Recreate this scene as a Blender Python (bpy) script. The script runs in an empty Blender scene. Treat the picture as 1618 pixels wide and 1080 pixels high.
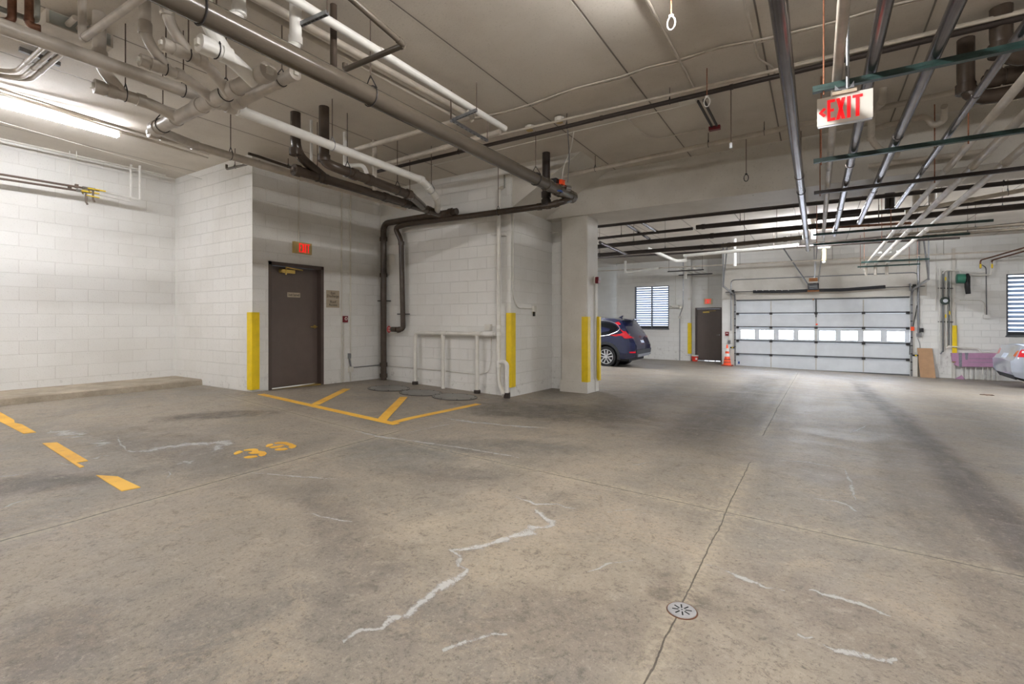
import bpy, math, random
from mathutils import Vector, Matrix
random.seed(7)
PI = math.pi
V = Vector
scene = bpy.context.scene
COL = scene.collection

# ---------------------------------------------------------------- camera model
F, HZ = 762.0, 506.0            # focal length in pixels, row of the horizon (1618x1080 frame)
TH = math.radians(32.2)
C_, S_ = math.cos(TH), math.sin(TH)
CZ = 2.64                       # ceiling height above the eye
def ray(px):
    r = (px-809)/F
    return C_*r-S_, S_*r+C_
def onZ(px, py, z):
    a, b = ray(px); d = z*F/(HZ-py); return V((a*d, b*d, z))
def onX(px, py, X):
    a, b = ray(px); d = X/a; return V((X, b*d, (HZ-py)*d/F))
def onY(px, py, Y):
    a, b = ray(px); d = Y/b; return V((a*d, Y, (HZ-py)*d/F))
def lerp(a, b, t): return a+(b-a)*t

FX = [-14, -7.5, -4, 0, 3, 12]
FY = [-9, 0, 4.3, 7, 8.4, 19.5, 22, 25]
FZ = [[-1.13, -1.13, -1.17, -1.18, -1.18, -1.18],
      [-1.13, -1.13, -1.17, -1.19, -1.19, -1.19],
      [-1.13, -1.13, -1.20, -1.22, -1.22, -1.22],
      [-1.17, -1.185, -1.31, -1.32, -1.32, -1.32],
      [-1.20, -1.22, -1.335, -1.35, -1.35, -1.35],
      [-1.66, -1.68, -1.72, -1.79, -1.84, -1.85],
      [-1.72, -1.74, -1.75, -1.81, -1.86, -1.86],
      [-1.72, -1.74, -1.75, -1.81, -1.86, -1.86]]
def zf(x, y):
    x = min(max(x, FX[0]), FX[-1]-1e-6); y = min(max(y, FY[0]), FY[-1]-1e-6)
    i = max(k for k in range(len(FX)-1) if FX[k] <= x); j = max(k for k in range(len(FY)-1) if FY[k] <= y)
    u = (x-FX[i])/(FX[i+1]-FX[i]); v = (y-FY[j])/(FY[j+1]-FY[j])
    return lerp(lerp(FZ[j][i], FZ[j][i+1], u), lerp(FZ[j+1][i], FZ[j+1][i+1], u), v)
def onF(px, py):
    z = -1.2
    for _ in range(25):
        p = onZ(px, py, z); z = .5*z+.5*zf(p.x, p.y)
    p = onZ(px, py, z); return V((p.x, p.y, zf(p.x, p.y)))

# ---------------------------------------------------------------- mesh builder
def unit(v):
    v = V(v); return v.normalized() if v.length > 1e-9 else V((0, 0, 1))
def fillet(pts, rad, n=5):
    pts = [V(p) for p in pts]
    if rad <= 0 or len(pts) < 3: return pts
    out = [pts[0]]
    for i in range(1, len(pts)-1):
        a, b, c = pts[i-1], pts[i], pts[i+1]
        d1, d2 = (a-b), (c-b)
        r = min(rad, d1.length*.48, d2.length*.48)
        p, q = b+d1.normalized()*r, b+d2.normalized()*r
        for k in range(n+1):
            t = k/n
            out.append(p*(1-t)**2+b*2*t*(1-t)+q*t*t)
    out.append(pts[-1]); return out
class MB:
    def __init__(s): s.v = []; s.f = []
    def add(s, vs, fs):
        o = len(s.v); s.v += [V(p) for p in vs]; s.f += [tuple(i+o for i in f) for f in fs]; return s
    def box(s, lo, hi):
        x0, y0, z0 = lo; x1, y1, z1 = hi
        vs = [(x0,y0,z0),(x1,y0,z0),(x1,y1,z0),(x0,y1,z0),(x0,y0,z1),(x1,y0,z1),(x1,y1,z1),(x0,y1,z1)]
        return s.add(vs, [(0,3,2,1),(4,5,6,7),(0,1,5,4),(1,2,6,5),(2,3,7,6),(3,0,4,7)])
    def cbox(s, c, sz): return s.box([c[i]-sz[i]/2 for i in range(3)], [c[i]+sz[i]/2 for i in range(3)])
    def beam(s, p, q, w, h, up=(0, 0, 1)):
        p, q = V(p), V(q); d = unit(q-p); a = unit(d.cross(V(up))) if abs(d.dot(V(up))) < .99 else V((1, 0, 0)); b = unit(a.cross(d))
        vs = [e+a*i*w/2+b*j*h/2 for e in (p, q) for i, j in ((-1,-1),(1,-1),(1,1),(-1,1))]
        return s.add(vs, [(0,1,2,3),(7,6,5,4),(0,4,5,1),(1,5,6,2),(2,6,7,3),(3,7,4,0)])
    def tube(s, pts, r, seg=12, fil=0, cap=True):
        pts = fillet(pts, fil)
        pp = [pts[0]]
        for p in pts[1:]:
            if (p-pp[-1]).length > 1e-5: pp.append(p)
        pts = pp; n = len(pts)
        if n < 2: return s
        tang = [unit(pts[min(i+1, n-1)]-pts[max(i-1, 0)]) for i in range(n)]
        a = tang[0].orthogonal().normalized(); vs = []
        for i in range(n):
            t = tang[i]; a = unit(a-t*a.dot(t)); b = t.cross(a)
            rr = r[i] if isinstance(r, (list, tuple)) else r
            for k in range(seg):
                an = 2*PI*k/seg; vs.append(pts[i]+(a*math.cos(an)+b*math.sin(an))*rr)
        fs = [(i*seg+k, i*seg+(k+1) % seg, (i+1)*seg+(k+1) % seg, (i+1)*seg+k) for i in range(n-1) for k in range(seg)]
        if cap: fs += [tuple(reversed(range(seg))), tuple((n-1)*seg+k for k in range(seg))]
        return s.add(vs, fs)
    def ring(s, c, ax, R, r, seg=16, sg=6):
        ax = unit(ax); a = ax.orthogonal().normalized(); b = ax.cross(a); vs = []
        for i in range(seg):
            an = 2*PI*i/seg; e = a*math.cos(an)+b*math.sin(an)
            for k in range(sg):
                q = 2*PI*k/sg; vs.append(V(c)+e*(R+r*math.cos(q))+ax*r*math.sin(q))
        return s.add(vs, [(i*sg+k, ((i+1) % seg)*sg+k, ((i+1) % seg)*sg+(k+1) % sg, i*sg+(k+1) % sg) for i in range(seg) for k in range(sg)])
    def lathe(s, prof, o, ax=(0, 0, 1), seg=24, cap=True):
        ax = unit(ax); a = ax.orthogonal().normalized(); b = ax.cross(a); vs = []; n = len(prof)
        for r, h in prof:
            for k in range(seg):
                an = 2*PI*k/seg; vs.append(V(o)+ax*h+(a*math.cos(an)+b*math.sin(an))*max(r, 1e-4))
        fs = [(i*seg+k, i*seg+(k+1) % seg, (i+1)*seg+(k+1) % seg, (i+1)*seg+k) for i in range(n-1) for k in range(seg)]
        if cap: fs += [tuple(reversed(range(seg))), tuple((n-1)*seg+k for k in range(seg))]
        return s.add(vs, fs)
    def prism(s, poly, vec):
        n = len(poly); vec = V(vec); vs = [V(p) for p in poly]+[V(p)+vec for p in poly]
        return s.add(vs, [tuple(reversed(range(n))), tuple(range(n, 2*n))]+[(i, (i+1) % n, n+(i+1) % n, n+i) for i in range(n)])
    def build(s, name, mat, parent=None, smooth=True, local=False):
        off = V((0, 0, 0))
        if parent and not local:
            p = parent
            while p: off += p.location; p = p.parent
        me = bpy.data.meshes.new(name)
        me.from_pydata([tuple(v-off) for v in s.v], [], s.f); me.validate()
        bpy_fix(me)
        if smooth:
            me.shade_smooth(); me.set_sharp_from_angle(angle=math.radians(38))
        if mat: me.materials.append(mat)
        o = bpy.data.objects.new(name, me); COL.objects.link(o)
        if parent: o.parent = parent
        return o
import bmesh
def bpy_fix(me):
    b = bmesh.new(); b.from_mesh(me); bmesh.ops.recalc_face_normals(b, faces=b.faces); b.to_mesh(me); b.free()

def thing(name, label, cat, loc=(0, 0, 0), rz=0, group=None):
    o = bpy.data.objects.new(name, None); COL.objects.link(o); o.empty_display_size = .1
    o.location = loc; o.rotation_euler = (0, 0, rz); o['label'] = label; o['category'] = cat
    if group: o['group'] = group
    return o
def tag(o, label, cat, group=None):
    o['label'] = label; o['category'] = cat
    if group: o['group'] = group
    return o
def struct(o): o['kind'] = 'structure'; return o
def copy_tree(o, parent=None):
    c = o.copy(); COL.objects.link(c)
    if parent: c.parent = parent
    for ch in list(o.children): copy_tree(ch, c)
    return c

# ---------------------------------------------------------------- materials
def srgb(c):
    return tuple((x/255/12.92 if x/255 <= .04045 else ((x/255+.055)/1.055)**2.4) for x in c)+(1,)
class NT:
    def __init__(s, name):
        s.m = bpy.data.materials.new(name); s.m.use_nodes = True; s.t = s.m.node_tree
        s.b = s.t.nodes['Principled BSDF']
    def n(s, typ, **kw):
        o = s.t.nodes.new(typ)
        for k, v in kw.items(): setattr(o, k, v)
        return o
    def l(s, a, b): s.t.links.new(a, b)
    def math(s, op, a, b=None, c=None, clamp=False):
        o = s.n('ShaderNodeMath', operation=op, use_clamp=clamp)
        for i, x in enumerate((a, b, c)):
            if x is None: continue
            if isinstance(x, (int, float)): o.inputs[i].default_value = x
            else: s.l(x, o.inputs[i])
        return o.outputs[0]
    def mix(s, fac, a, b, mode='MIX'):
        o = s.n('ShaderNodeMix', data_type='RGBA', blend_type=mode)
        for i, x in ((0, fac), (6, a), (7, b)):
            if isinstance(x, (int, float)): o.inputs[i].default_value = x
            elif isinstance(x, tuple): o.inputs[i].default_value = x
            else: s.l(x, o.inputs[i])
        return o.outputs[2]
    def noise(s, vec, scale, detail=4, rough=.6, dist=0):
        o = s.n('ShaderNodeTexNoise'); o.inputs['Scale'].default_value = scale; o.inputs['Detail'].default_value = detail
        o.inputs['Roughness'].default_value = rough; o.inputs['Distortion'].default_value = dist
        if vec is not None: s.l(vec, o.inputs['Vector'])
        return o.outputs['Fac']
    def ramp(s, x, a, b, c0=0, c1=1):
        o = s.n('ShaderNodeMapRange', interpolation_type='SMOOTHSTEP')
        for i, k in enumerate((a, b, c0, c1)): o.inputs[1+i].default_value = k
        s.l(x, o.inputs[0]); return o.outputs[0]
    def bump(s, h, dist=.01, strength=1):
        o = s.n('ShaderNodeBump'); o.inputs['Distance'].default_value = dist; o.inputs['Strength'].default_value = strength
        s.l(h, o.inputs['Height']); s.l(o.outputs[0], s.b.inputs['Normal'])
    def obj(s): return s.n('ShaderNodeTexCoord').outputs['Object']
def mat(name, rgb, rough=.5, metal=0, var=.12, scale=6, bump=0, coat=0):
    t = NT(name); co = t.obj(); nz = t.noise(co, scale, 3)
    c = srgb(rgb); k = t.ramp(nz, .3, .7)
    t.l(t.mix(k, tuple(x*(1-var) for x in c[:3])+(1,), tuple(min(1, x*(1+var)) for x in c[:3])+(1,)), t.b.inputs['Base Color'])
    t.b.inputs['Roughness'].default_value = rough; t.b.inputs['Metallic'].default_value = metal
    if coat: t.b.inputs['Coat Weight'].default_value = coat
    if bump: t.bump(t.noise(co, scale*14, 3), bump)
    return t.m
def emit(name, rgb, s, base=None):
    t = NT(name); t.b.inputs['Base Color'].default_value = srgb(base or rgb); t.b.inputs['Emission Color'].default_value = srgb(rgb)
    t.b.inputs['Emission Strength'].default_value = s; t.b.inputs['Roughness'].default_value = .6
    return t.m

M = {}
M['brown'] = mat('brown_paint_pipe', (88, 80, 70), .2, 0, var=.04)
M['dkbrown'] = mat('dark_brown_pipe', (70, 59, 50), .26, 0, scale=9)
M['iron'] = mat('black_iron_pipe', (52, 44, 40), .45, .1)
M['beige'] = mat('beige_painted_pvc', (184, 176, 165), .35)
M['white'] = mat('white_pvc', (226, 224, 218), .35, var=.05)
M['cream'] = mat('cream_painted_pipe', (190, 181, 168), .45)
M['wallpipe'] = mat('white_painted_pipe', (216, 213, 205), .45, var=.06)
M['galv'] = mat('galvanised_steel', (150, 152, 156), .32, .85, scale=30)
M['emt'] = mat('bare_steel_conduit', (112, 106, 104), .24, .9, var=.2, scale=5)
M['dkmetal'] = mat('dark_metal_hanger', (58, 56, 56), .45, .5)
M['rust'] = mat('rusty_threaded_rod', (140, 88, 62), .7, .2, var=.35, scale=60)
M['rod'] = mat('threaded_rod', (104, 90, 80), .55, .4, scale=60)
M['green'] = mat('green_strut', (34, 58, 54), .4, .1, var=.35, scale=9)
M['copper'] = mat('old_copper', (112, 78, 60), .45, .7, var=.3, scale=12)
M['patina'] = mat('patina_pipe', (150, 152, 144), .5, .1)
M['yellow'] = mat('yellow_guard', (232, 200, 18), .45, var=.07)
M['rub'] = mat('black_rubber', (24, 24, 25), .7)
M['black'] = mat('black_paint', (20, 20, 24), .5)
M['doorbrown'] = mat('brown_door_paint', (94, 82, 76), .45, var=.05)
M['doorframe'] = mat('brown_frame_paint', (84, 72, 66), .45, var=.05)
M['brass'] = mat('brass', (206, 176, 98), .3, .8)
M['red'] = mat('red_enamel', (190, 30, 34), .4)
M['dkred'] = mat('dark_red_enamel', (116, 24, 34), .4)
M['orange'] = mat('safety_orange', (250, 84, 34), .45, var=.05)
M['offwhite'] = mat('offwhite_plastic', (214, 210, 200), .45, var=.04)
M['tan'] = mat('tan_sign_housing', (196, 172, 112), .45)
M['signtan'] = mat('tan_sign_plate', (176, 162, 140), .5, var=.05)
M['ink'] = mat('sign_ink', (50, 42, 38), .6)
M['redlet'] = emit('red_lit_letters', (255, 22, 30), .42, (214, 20, 28))
M['tube'] = emit('fluorescent_tube', (248, 249, 255), 62)
M['tube2'] = emit('fluorescent_tube_dim', (252, 250, 250), 100)
M['tube3'] = emit('fluorescent_tube_far', (244, 248, 255), 230)
M['daypane'] = emit('daylit_pane', (232, 240, 255), 1.15)
M['doorpanel'] = mat('white_door_panel', (214, 218, 222), .4, var=.05, scale=2)
M['steelgrey'] = mat('grey_door_hardware', (98, 100, 102), .45, .5)
M['cardboard'] = mat('brown_cardboard', (176, 140, 106), .8, var=.06, bump=.002)
M['foam'] = mat('purple_foam_board', (178, 134, 164), .7, var=.06)
M['tape'] = mat('grey_duct_tape', (126, 126, 134), .5, var=.2, scale=20)
M['motor'] = mat('green_motor', (46, 112, 92), .45)
M['blue'] = mat('blue_handwheel', (52, 84, 150), .4)
M['wood'] = mat('orange_brown_board', (170, 112, 66), .7)
M['lid'] = mat('steel_lid', (128, 126, 120), .45, .25, var=.15, scale=4)
M['drain'] = mat('drain_steel', (168, 168, 170), .4, .3, var=.1, scale=30)
M['hole'] = mat('dark_void', (8, 8, 8), .9)
M['glass'] = mat('dark_car_glass', (14, 16, 20), .08)
M['bluecar'] = mat('dark_blue_car_paint', (11, 22, 62), .18, .1, var=.05, coat=1)
M['silvercar'] = mat('silver_car_paint', (176, 184, 198), .28, .5, var=.04, coat=1)
M['clad'] = mat('grey_plastic_cladding', (38, 40, 44), .6)
M['chrome'] = mat('chrome', (214, 216, 220), .16, 1)
M['lens'] = mat('red_lens', (206, 24, 40), .15, coat=1)
M['tyre'] = mat('tyre_rubber', (30, 30, 31), .8)
M['rim'] = mat('grey_alloy', (190, 190, 192), .35, .2)
M['plate'] = mat('licence_plate', (190, 200, 214), .5)
M['clear'] = mat('clear_lens', (210, 214, 222), .15)
M['daypane2'] = emit('daylit_door_pane', (226, 236, 255), 11)
M['doorrail'] = mat('pale_door_rail', (176, 180, 184), .4)
M['stile'] = mat('rust_streaked_stile', (190, 186, 176), .5, var=.12, scale=3)
M['dkorange'] = mat('dirty_orange', (150, 66, 44), .6)
M['red2'] = mat('bucket_red', (226, 56, 40), .45)
M['dkgreen'] = mat('dark_green_meter', (52, 66, 60), .45)
M['signtan2'] = mat('cream_sign_housing', (206, 196, 160), .5)
M['wornyellow'] = None

# painted yellow lines with worn edges
def worn_yellow():
    t = NT('worn_yellow_floor_paint'); co = t.obj()
    a = t.noise(co, 34, 5, .7); b = t.noise(co, 3, 3)
    k = t.ramp(t.math('ADD', a, t.math('MULTIPLY', b, .35)), .50, .60, 1, 0)
    col = t.mix(t.ramp(b, .3, .7), srgb((216, 160, 46)), srgb((232, 182, 66)))
    t.l(t.mix(t.math('MULTIPLY', k, .45), col, srgb((150, 134, 108))), t.b.inputs['Base Color'])
    t.b.inputs['Roughness'].default_value = .6
    return t.m
M['wornyellow'] = worn_yellow()

def mineral():
    t = NT('white_mineral_deposit'); co = t.obj()
    a = t.noise(co, 13, 9, .85, .8); b = t.noise(co, 70, 4, .7)
    at = t.n('ShaderNodeAttribute', attribute_name='edge').outputs['Fac']
    al = t.ramp(t.math('ADD', t.math('ADD', t.math('MULTIPLY', a, .75), t.math('MULTIPLY', b, .25)), t.math('MULTIPLY', at, .17)), .585, .70)
    t.b.inputs['Base Color'].default_value = srgb((206, 205, 202)); t.b.inputs['Roughness'].default_value = .85
    t.l(t.math('MULTIPLY', al, .64), t.b.inputs['Alpha'])
    return t.m
M['mineral'] = mineral()

def block_mat(name='painted_block', base=(230, 229, 225), shade=(217, 215, 209)):
    t = NT(name); co = t.obj()
    sp = t.n('ShaderNodeSeparateXYZ'); t.l(co, sp.inputs[0])
    u = t.math('ADD', sp.outputs[0], sp.outputs[1])
    cb = t.n('ShaderNodeCombineXYZ'); t.l(u, cb.inputs[0]); t.l(t.math('ADD', sp.outputs[2], .11+.203*20), cb.inputs[1])
    br = t.n('ShaderNodeTexBrick'); t.l(cb.outputs[0], br.inputs['Vector'])
    br.inputs['Scale'].default_value = 1; br.inputs['Brick Width'].default_value = .4064; br.inputs['Row Height'].default_value = .2032
    br.inputs['Mortar Size'].default_value = .0055; br.inputs['Mortar Smooth'].default_value = .35
    br.inputs['Color1'].default_value = (0, 0, 0, 1); br.inputs['Color2'].default_value = (1, 1, 1, 1); br.inputs['Mortar'].default_value = (.5, .5, .5, 1)
    pb = t.math('MULTIPLY', br.outputs['Color'], 1.0)
    big = t.noise(co, .9, 4, .6); fine = t.noise(co, 60, 3, .6); mid = t.noise(co, 9, 5, .7)
    c = t.mix(t.math('MULTIPLY', pb, .35), srgb(base), srgb(shade))
    c = t.mix(t.ramp(big, .4, .75, 0, .28), c, srgb((198, 194, 185)))
    c = t.mix(t.math('MULTIPLY', br.outputs['Fac'], .13), c, srgb((170, 164, 152)))
    # scuffs close to the floor
    sc = t.math('MULTIPLY', t.ramp(sp.outputs[2], -1.15, -.75, 1, 0), t.ramp(mid, .56, .68))
    c = t.mix(t.math('MULTIPLY', sc, .35), c, srgb((120, 112, 100)))
    pits = t.ramp(fine, .32, .4, .3, 0)
    c = t.mix(pits, c, srgb((160, 154, 144)))
    t.l(c, t.b.inputs['Base Color']); t.b.inputs['Roughness'].default_value = .62
    h = t.math('ADD', t.math('MULTIPLY', br.outputs['Fac'], -1), t.math('MULTIPLY', fine, .35))
    t.bump(h, .006, .8)
    return t.m
M['block'] = block_mat()
M['blockfar'] = M['block']
def conc_paint():
    t = NT('painted_concrete'); co = t.obj(); big = t.noise(co, 1.1, 4); fine = t.noise(co, 40, 4)
    c = t.mix(t.ramp(big, .35, .7), srgb((212, 208, 199)), srgb((196, 191, 181)))
    c = t.mix(t.ramp(fine, .3, .42, .35, 0), c, srgb((150, 144, 132)))
    t.l(c, t.b.inputs['Base Color']); t.b.inputs['Roughness'].default_value = .55; t.bump(fine, .003, .5)
    return t.m
M['conc'] = conc_paint()
def ceil_mat():
    t = NT('painted_plank_ceiling'); co = t.obj()
    sp = t.n('ShaderNodeSeparateXYZ'); t.l(co, sp.inputs[0])
    m = t.math('PINGPONG', t.math('ADD', sp.outputs[0], .43), 1.27/2)      # distance to a plank joint
    jt = t.ramp(m, .004, .012, 1, 0)
    big = t.noise(co, .7, 5, .65); fine = t.noise(co, 55, 3)
    c = t.mix(t.ramp(big, .35, .75), srgb((214, 207, 196)), srgb((196, 188, 176)))
    c = t.mix(t.ramp(fine, .3, .42, .3, 0), c, srgb((150, 140, 126)))
    soft = t.ramp(m, .0, .06, .12, 0)
    c = t.mix(soft, c, srgb((140, 128, 112)))
    c = t.mix(t.math('MULTIPLY', jt, .75), c, srgb((70, 60, 50)))
    t.l(c, t.b.inputs['Base Color']); t.b.inputs['Roughness'].default_value = .7
    t.bump(t.math('ADD', t.math('MULTIPLY', jt, -1), t.math('MULTIPLY', fine, .3)), .006, .7)
    return t.m
M['ceil'] = ceil_mat()

def floor_mat():
    t = NT('worn_concrete_floor'); co = t.obj()
    sp = t.n('ShaderNodeSeparateXYZ'); t.l(co, sp.inputs[0]); X, Y = sp.outputs[0], sp.outputs[1]
    big = t.noise(co, .55, 5, .62, .6); mid = t.noise(co, 2.6, 6, .68, .8); fine = t.noise(co, 30, 6, .75); spk = t.noise(co, 130, 3, .7)
    mp = t.n('ShaderNodeMapping'); mp.inputs['Scale'].default_value = (4.5, .5, 1); t.l(co, mp.inputs[0])
    strk = t.noise(mp.outputs[0], 1.6, 6, .7, .4)                                     # drag marks along the drive
    c = t.mix(t.ramp(big, .35, .68), srgb((164, 152, 136)), srgb((136, 129, 119)))
    c = t.mix(t.ramp(mid, .42, .72, 0, .75), c, srgb((178, 165, 146)))
    c = t.mix(t.ramp(mid, .46, .28, 0, .55), c, srgb((118, 110, 100)))
    c = t.mix(t.ramp(strk, .5, .75, 0, .3), c, srgb((116, 108, 98)))
    # worn tan patches where the surface cream is gone
    pat = t.math('MULTIPLY', t.ramp(t.noise(co, 1.2, 8, .8, 1.2), .52, .60), t.ramp(fine, .42, .56))
    c = t.mix(t.math('MULTIPLY', pat, .5), c, srgb((184, 166, 142)))
    wob = t.math('MULTIPLY', t.math('SUBTRACT', t.noise(co, 1.9, 8, .78, .6), .5), 2.4); tex = t.ramp(t.noise(co, 5, 6, .75), .3, .62, .35, 1)
    def blob(px, py, rx, ry, rot, col, amt, soft=.55):
        nonlocal c
        p = onF(px, py)
        m = t.n('ShaderNodeMapping', vector_type='TEXTURE'); t.l(co, m.inputs[0])
        m.inputs['Location'].default_value = (p.x, p.y, p.z); m.inputs['Rotation'].default_value = (0, 0, math.radians(rot)); m.inputs['Scale'].default_value = (rx, ry, 50)
        ln = t.n('ShaderNodeVectorMath', operation='LENGTH'); t.l(m.outputs[0], ln.inputs[0])
        k = t.math('MULTIPLY', t.ramp(t.math('ADD', ln.outputs['Value'], wob), 1-soft, 1.15, amt, 0), tex)
        c = t.mix(k, c, srgb(col))
    D, G, T = (88, 80, 72), (128, 126, 120), (190, 174, 148)
    blob(350, 655, .75, .28, 60, (84, 74, 64), .85)
    blob(260, 700, 1.6, .5, 0, (112, 102, 92), .6)
    blob(40, 765, .9, .25, 60, (84, 74, 66), .8)
    blob(300, 615, .5, .25, 0, D, .35)
    blob(880, 650, 1.9, 1.0, 10, (90, 82, 74), .85); blob(1000, 625, 1.6, 1.2, 20, (104, 96, 88), .5)
    blob(740, 705, 1.1, .35, 30, (108, 106, 102), .75)
    blob(620, 715, .9, .45, 0, G, .6)
    blob(680, 748, .55, .22, 20, (112, 104, 96), .6)
    blob(640, 722, .5, .5, 0, G, .5)
    blob(530, 820, .9, .18, -25, (112, 103, 94), .6)
    blob(820, 880, 1.0, .5, 0, T, .35)
    blob(900, 980, .6, .3, 20, (122, 110, 97), .55)
    blob(1130, 950, .35, .2, -20, (118, 106, 94), .5)
    blob(1078, 945, .14, .1, 0, (92, 82, 72), .8)
    blob(1300, 960, .6, .22, -30, (120, 108, 96), .5)
    blob(1250, 740, .8, .35, -15, (120, 110, 102), .45)
    blob(420, 760, .9, .3, 10, (126, 120, 112), .4)
    blob(90, 1010, .35, .2, 0, (104, 94, 86), .6)
    blob(60, 590, .01, .01, 0, D, .1)
    # tyre bands along the drive
    w2 = t.math('MULTIPLY', t.math('SUBTRACT', big, .5), .5)
    def band(x0, w, y0, y1, amt, col):
        nonlocal c
        d = t.math('ABSOLUTE', t.math('SUBTRACT', t.math('ADD', X, w2), x0))
        k = t.math('MULTIPLY', t.ramp(d, w*.25, w, amt, 0), t.math('MULTIPLY', t.ramp(Y, y0, y0+1.2), t.ramp(Y, y1, y1-2.5)))
        k = t.math('MULTIPLY', k, t.ramp(strk, .25, .6, .6, 1))
        c = t.mix(k, c, srgb(col))
    band(.95, .28, 1.0, 17, .85, (78, 68, 61)); band(.60, .22, 1.6, 14, .42, (98, 88, 80)); band(-1.15, .55, 4.4, 17, .7, (84, 76, 69))
    band(-2.6, .5, 5.6, 14, .4, (98, 90, 82)); band(-.1, .3, 4.8, 19, .5, (168, 160, 150)); band(2.0, .5, 6, 18, .3, (104, 95, 87)); band(-.55, .2, 6, 17, .4, (84, 77, 70))
    g1 = t.noise(co, 11, 9, .82, .5); g2 = t.noise(co, 48, 6, .8)
    c = t.mix(t.ramp(g1, .53, .63, 0, .58), c, srgb((100, 91, 82)))
    c = t.mix(t.ramp(g1, .45, .36, 0, .50), c, srgb((186, 174, 156)))
    c = t.mix(t.ramp(g2, .54, .62, 0, .6), c, srgb((92, 84, 76)))
    c = t.mix(t.ramp(g2, .44, .36, 0, .35), c, srgb((196, 184, 166)))
    # speckled aggregate
    c = t.mix(t.ramp(spk, .60, .72, 0, .5), c, srgb((92, 82, 70)))
    c = t.mix(t.ramp(spk, .40, .30, 0, .35), c, srgb((206, 194, 172)))
    c = t.mix(t.ramp(fine, .58, .78, 0, .5), c, srgb((98, 90, 80)))
    c = t.mix(t.ramp(fine, .42, .25, 0, .4), c, srgb((196, 182, 158)))
    # sawn joints and cracks
    jw = t.math('MULTIPLY', t.math('SUBTRACT', t.noise(co, 3.5, 5, .7), .5), .035)
    jsum = None
    def joint(axis, pos, w, lo, hi, slope=0):
        nonlocal jsum, c
        a, b = (X, Y) if axis == 'X' else (Y, X)
        aa = t.math('ADD', t.math('SUBTRACT', a, pos), jw)
        if slope: aa = t.math('SUBTRACT', aa, t.math('MULTIPLY', b, slope))
        d = t.math('ABSOLUTE', aa); lim = t.math('MULTIPLY', t.ramp(b, lo, lo+.05), t.ramp(b, hi, hi-.05))
        k = t.math('MULTIPLY', t.ramp(d, w*.5, w, 1, 0), lim)
        side = t.math('MULTIPLY', t.math('MULTIPLY', t.ramp(d, .01, .12, .55, 0), lim), t.ramp(fine, .4, .6))
        c = t.mix(side, c, srgb((198, 184, 158)))
        jsum = k if jsum is None else t.math('MAXIMUM', jsum, k)
    j1a, j1b = onF(1183, 728), onF(1017, 1075)
    joint('X', -.48, .0042, -9, j1a.y); joint('X', -.5, .006, 6.0, 19)
    a, b = onF(0, 855), onF(560, 700); s = (b.x-a.x)/(b.y-a.y); joint('X', a.x-s*a.y, .009, -9, onF(650, 682).y, s)
    a, b = onF(605, 690), onF(1600, 907); s = (b.y-a.y)/(b.x-a.x); joint('Y', a.y-s*a.x, .006, onF(605, 690).x, 9, s)
    a, b = onF(420, 641), onF(600, 688); s = (b.y-a.y)/(b.x-a.x); joint('Y', a.y-s*a.x, .006, -7.6, b.x, s)
    joint('Y', 10.6, .006, -3, 8); joint('Y', 14.5, .006, -12, 8)
    c = t.mix(t.math('MULTIPLY', jsum, .8), c, srgb((66, 58, 50)))
    hs = t.n('ShaderNodeHueSaturation'); hs.inputs['Saturation'].default_value = .90; hs.inputs['Value'].default_value = .765; t.l(c, hs.inputs['Color'])
    t.l(hs.outputs[0], t.b.inputs['Base Color'])
    t.l(t.ramp(t.math('ADD', mid, t.math('MULTIPLY', fine, .3)), .4, .9, .42, .68), t.b.inputs['Roughness'])
    t.b.inputs['Specular IOR Level'].default_value = .4
    h = t.math('ADD', t.math('MULTIPLY', jsum, -2.2), t.math('ADD', t.math('MULTIPLY', fine, .8), t.math('MULTIPLY', spk, .45)))
    t.bump(h, .006, .55)
    return t.m
M['floor'] = floor_mat()
def curb_mat():
    t = NT('raw_concrete'); co = t.obj(); a = t.noise(co, 3, 5, .7); b = t.noise(co, 34, 5, .7)
    c = t.mix(t.ramp(a, .3, .7), srgb((176, 164, 146)), srgb((146, 136, 120)))
    c = t.mix(t.ramp(b, .55, .75, 0, .6), c, srgb((104, 94, 80)))
    t.l(c, t.b.inputs['Base Color']); t.b.inputs['Roughness'].default_value = .8; t.bump(b, .012, .7)
    return t.m
M['curb'] = curb_mat()

# ---------------------------------------------------------------- the setting
XL, XD, YA, YP, XS, YR = -10.1, -7.53, 4.26, 6.9, -4.37, 8.41
YG, YW, YDr = 20.6, 21.75, 22.05
XMIN, XMAX, YMIN = -13.0, 10.5, -8.0
def grid_floor():
    m = MB(); st = .25
    xs = sorted(set([round(XMIN-.5+st*i, 3) for i in range(int((XMAX-XMIN+1)/st)+1)]+[x for x in FX if XMIN-.5 < x < XMAX+.5]))
    ys = sorted(set([round(YMIN-.5+st*i, 3) for i in range(int((23.6-YMIN)/st)+1)]+[y for y in FY if YMIN-.5 < y < 23]))
    vs = [(x, y, zf(x, y)) for y in ys for x in xs]; n = len(xs)
    m.add(vs, [(j*n+i, j*n+i+1, (j+1)*n+i+1, (j+1)*n+i) for j in range(len(ys)-1) for i in range(n-1)])
    o = m.build('floor', M['floor'])
    return struct(o)
FLOOR = grid_floor()
struct(MB().box((XMIN-.4, YMIN-.4, CZ), (XMAX+.4, 23.4, CZ+.25)).build('ceiling', M['ceil'], smooth=False))
ZB = -2.0
def wall(name, lo, hi, m='block'):
    return struct(MB().box(lo, hi).build(name, M[m], smooth=False))
wall('wall_left', (XL-.3, YMIN, ZB), (XL, YA, CZ))
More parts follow.
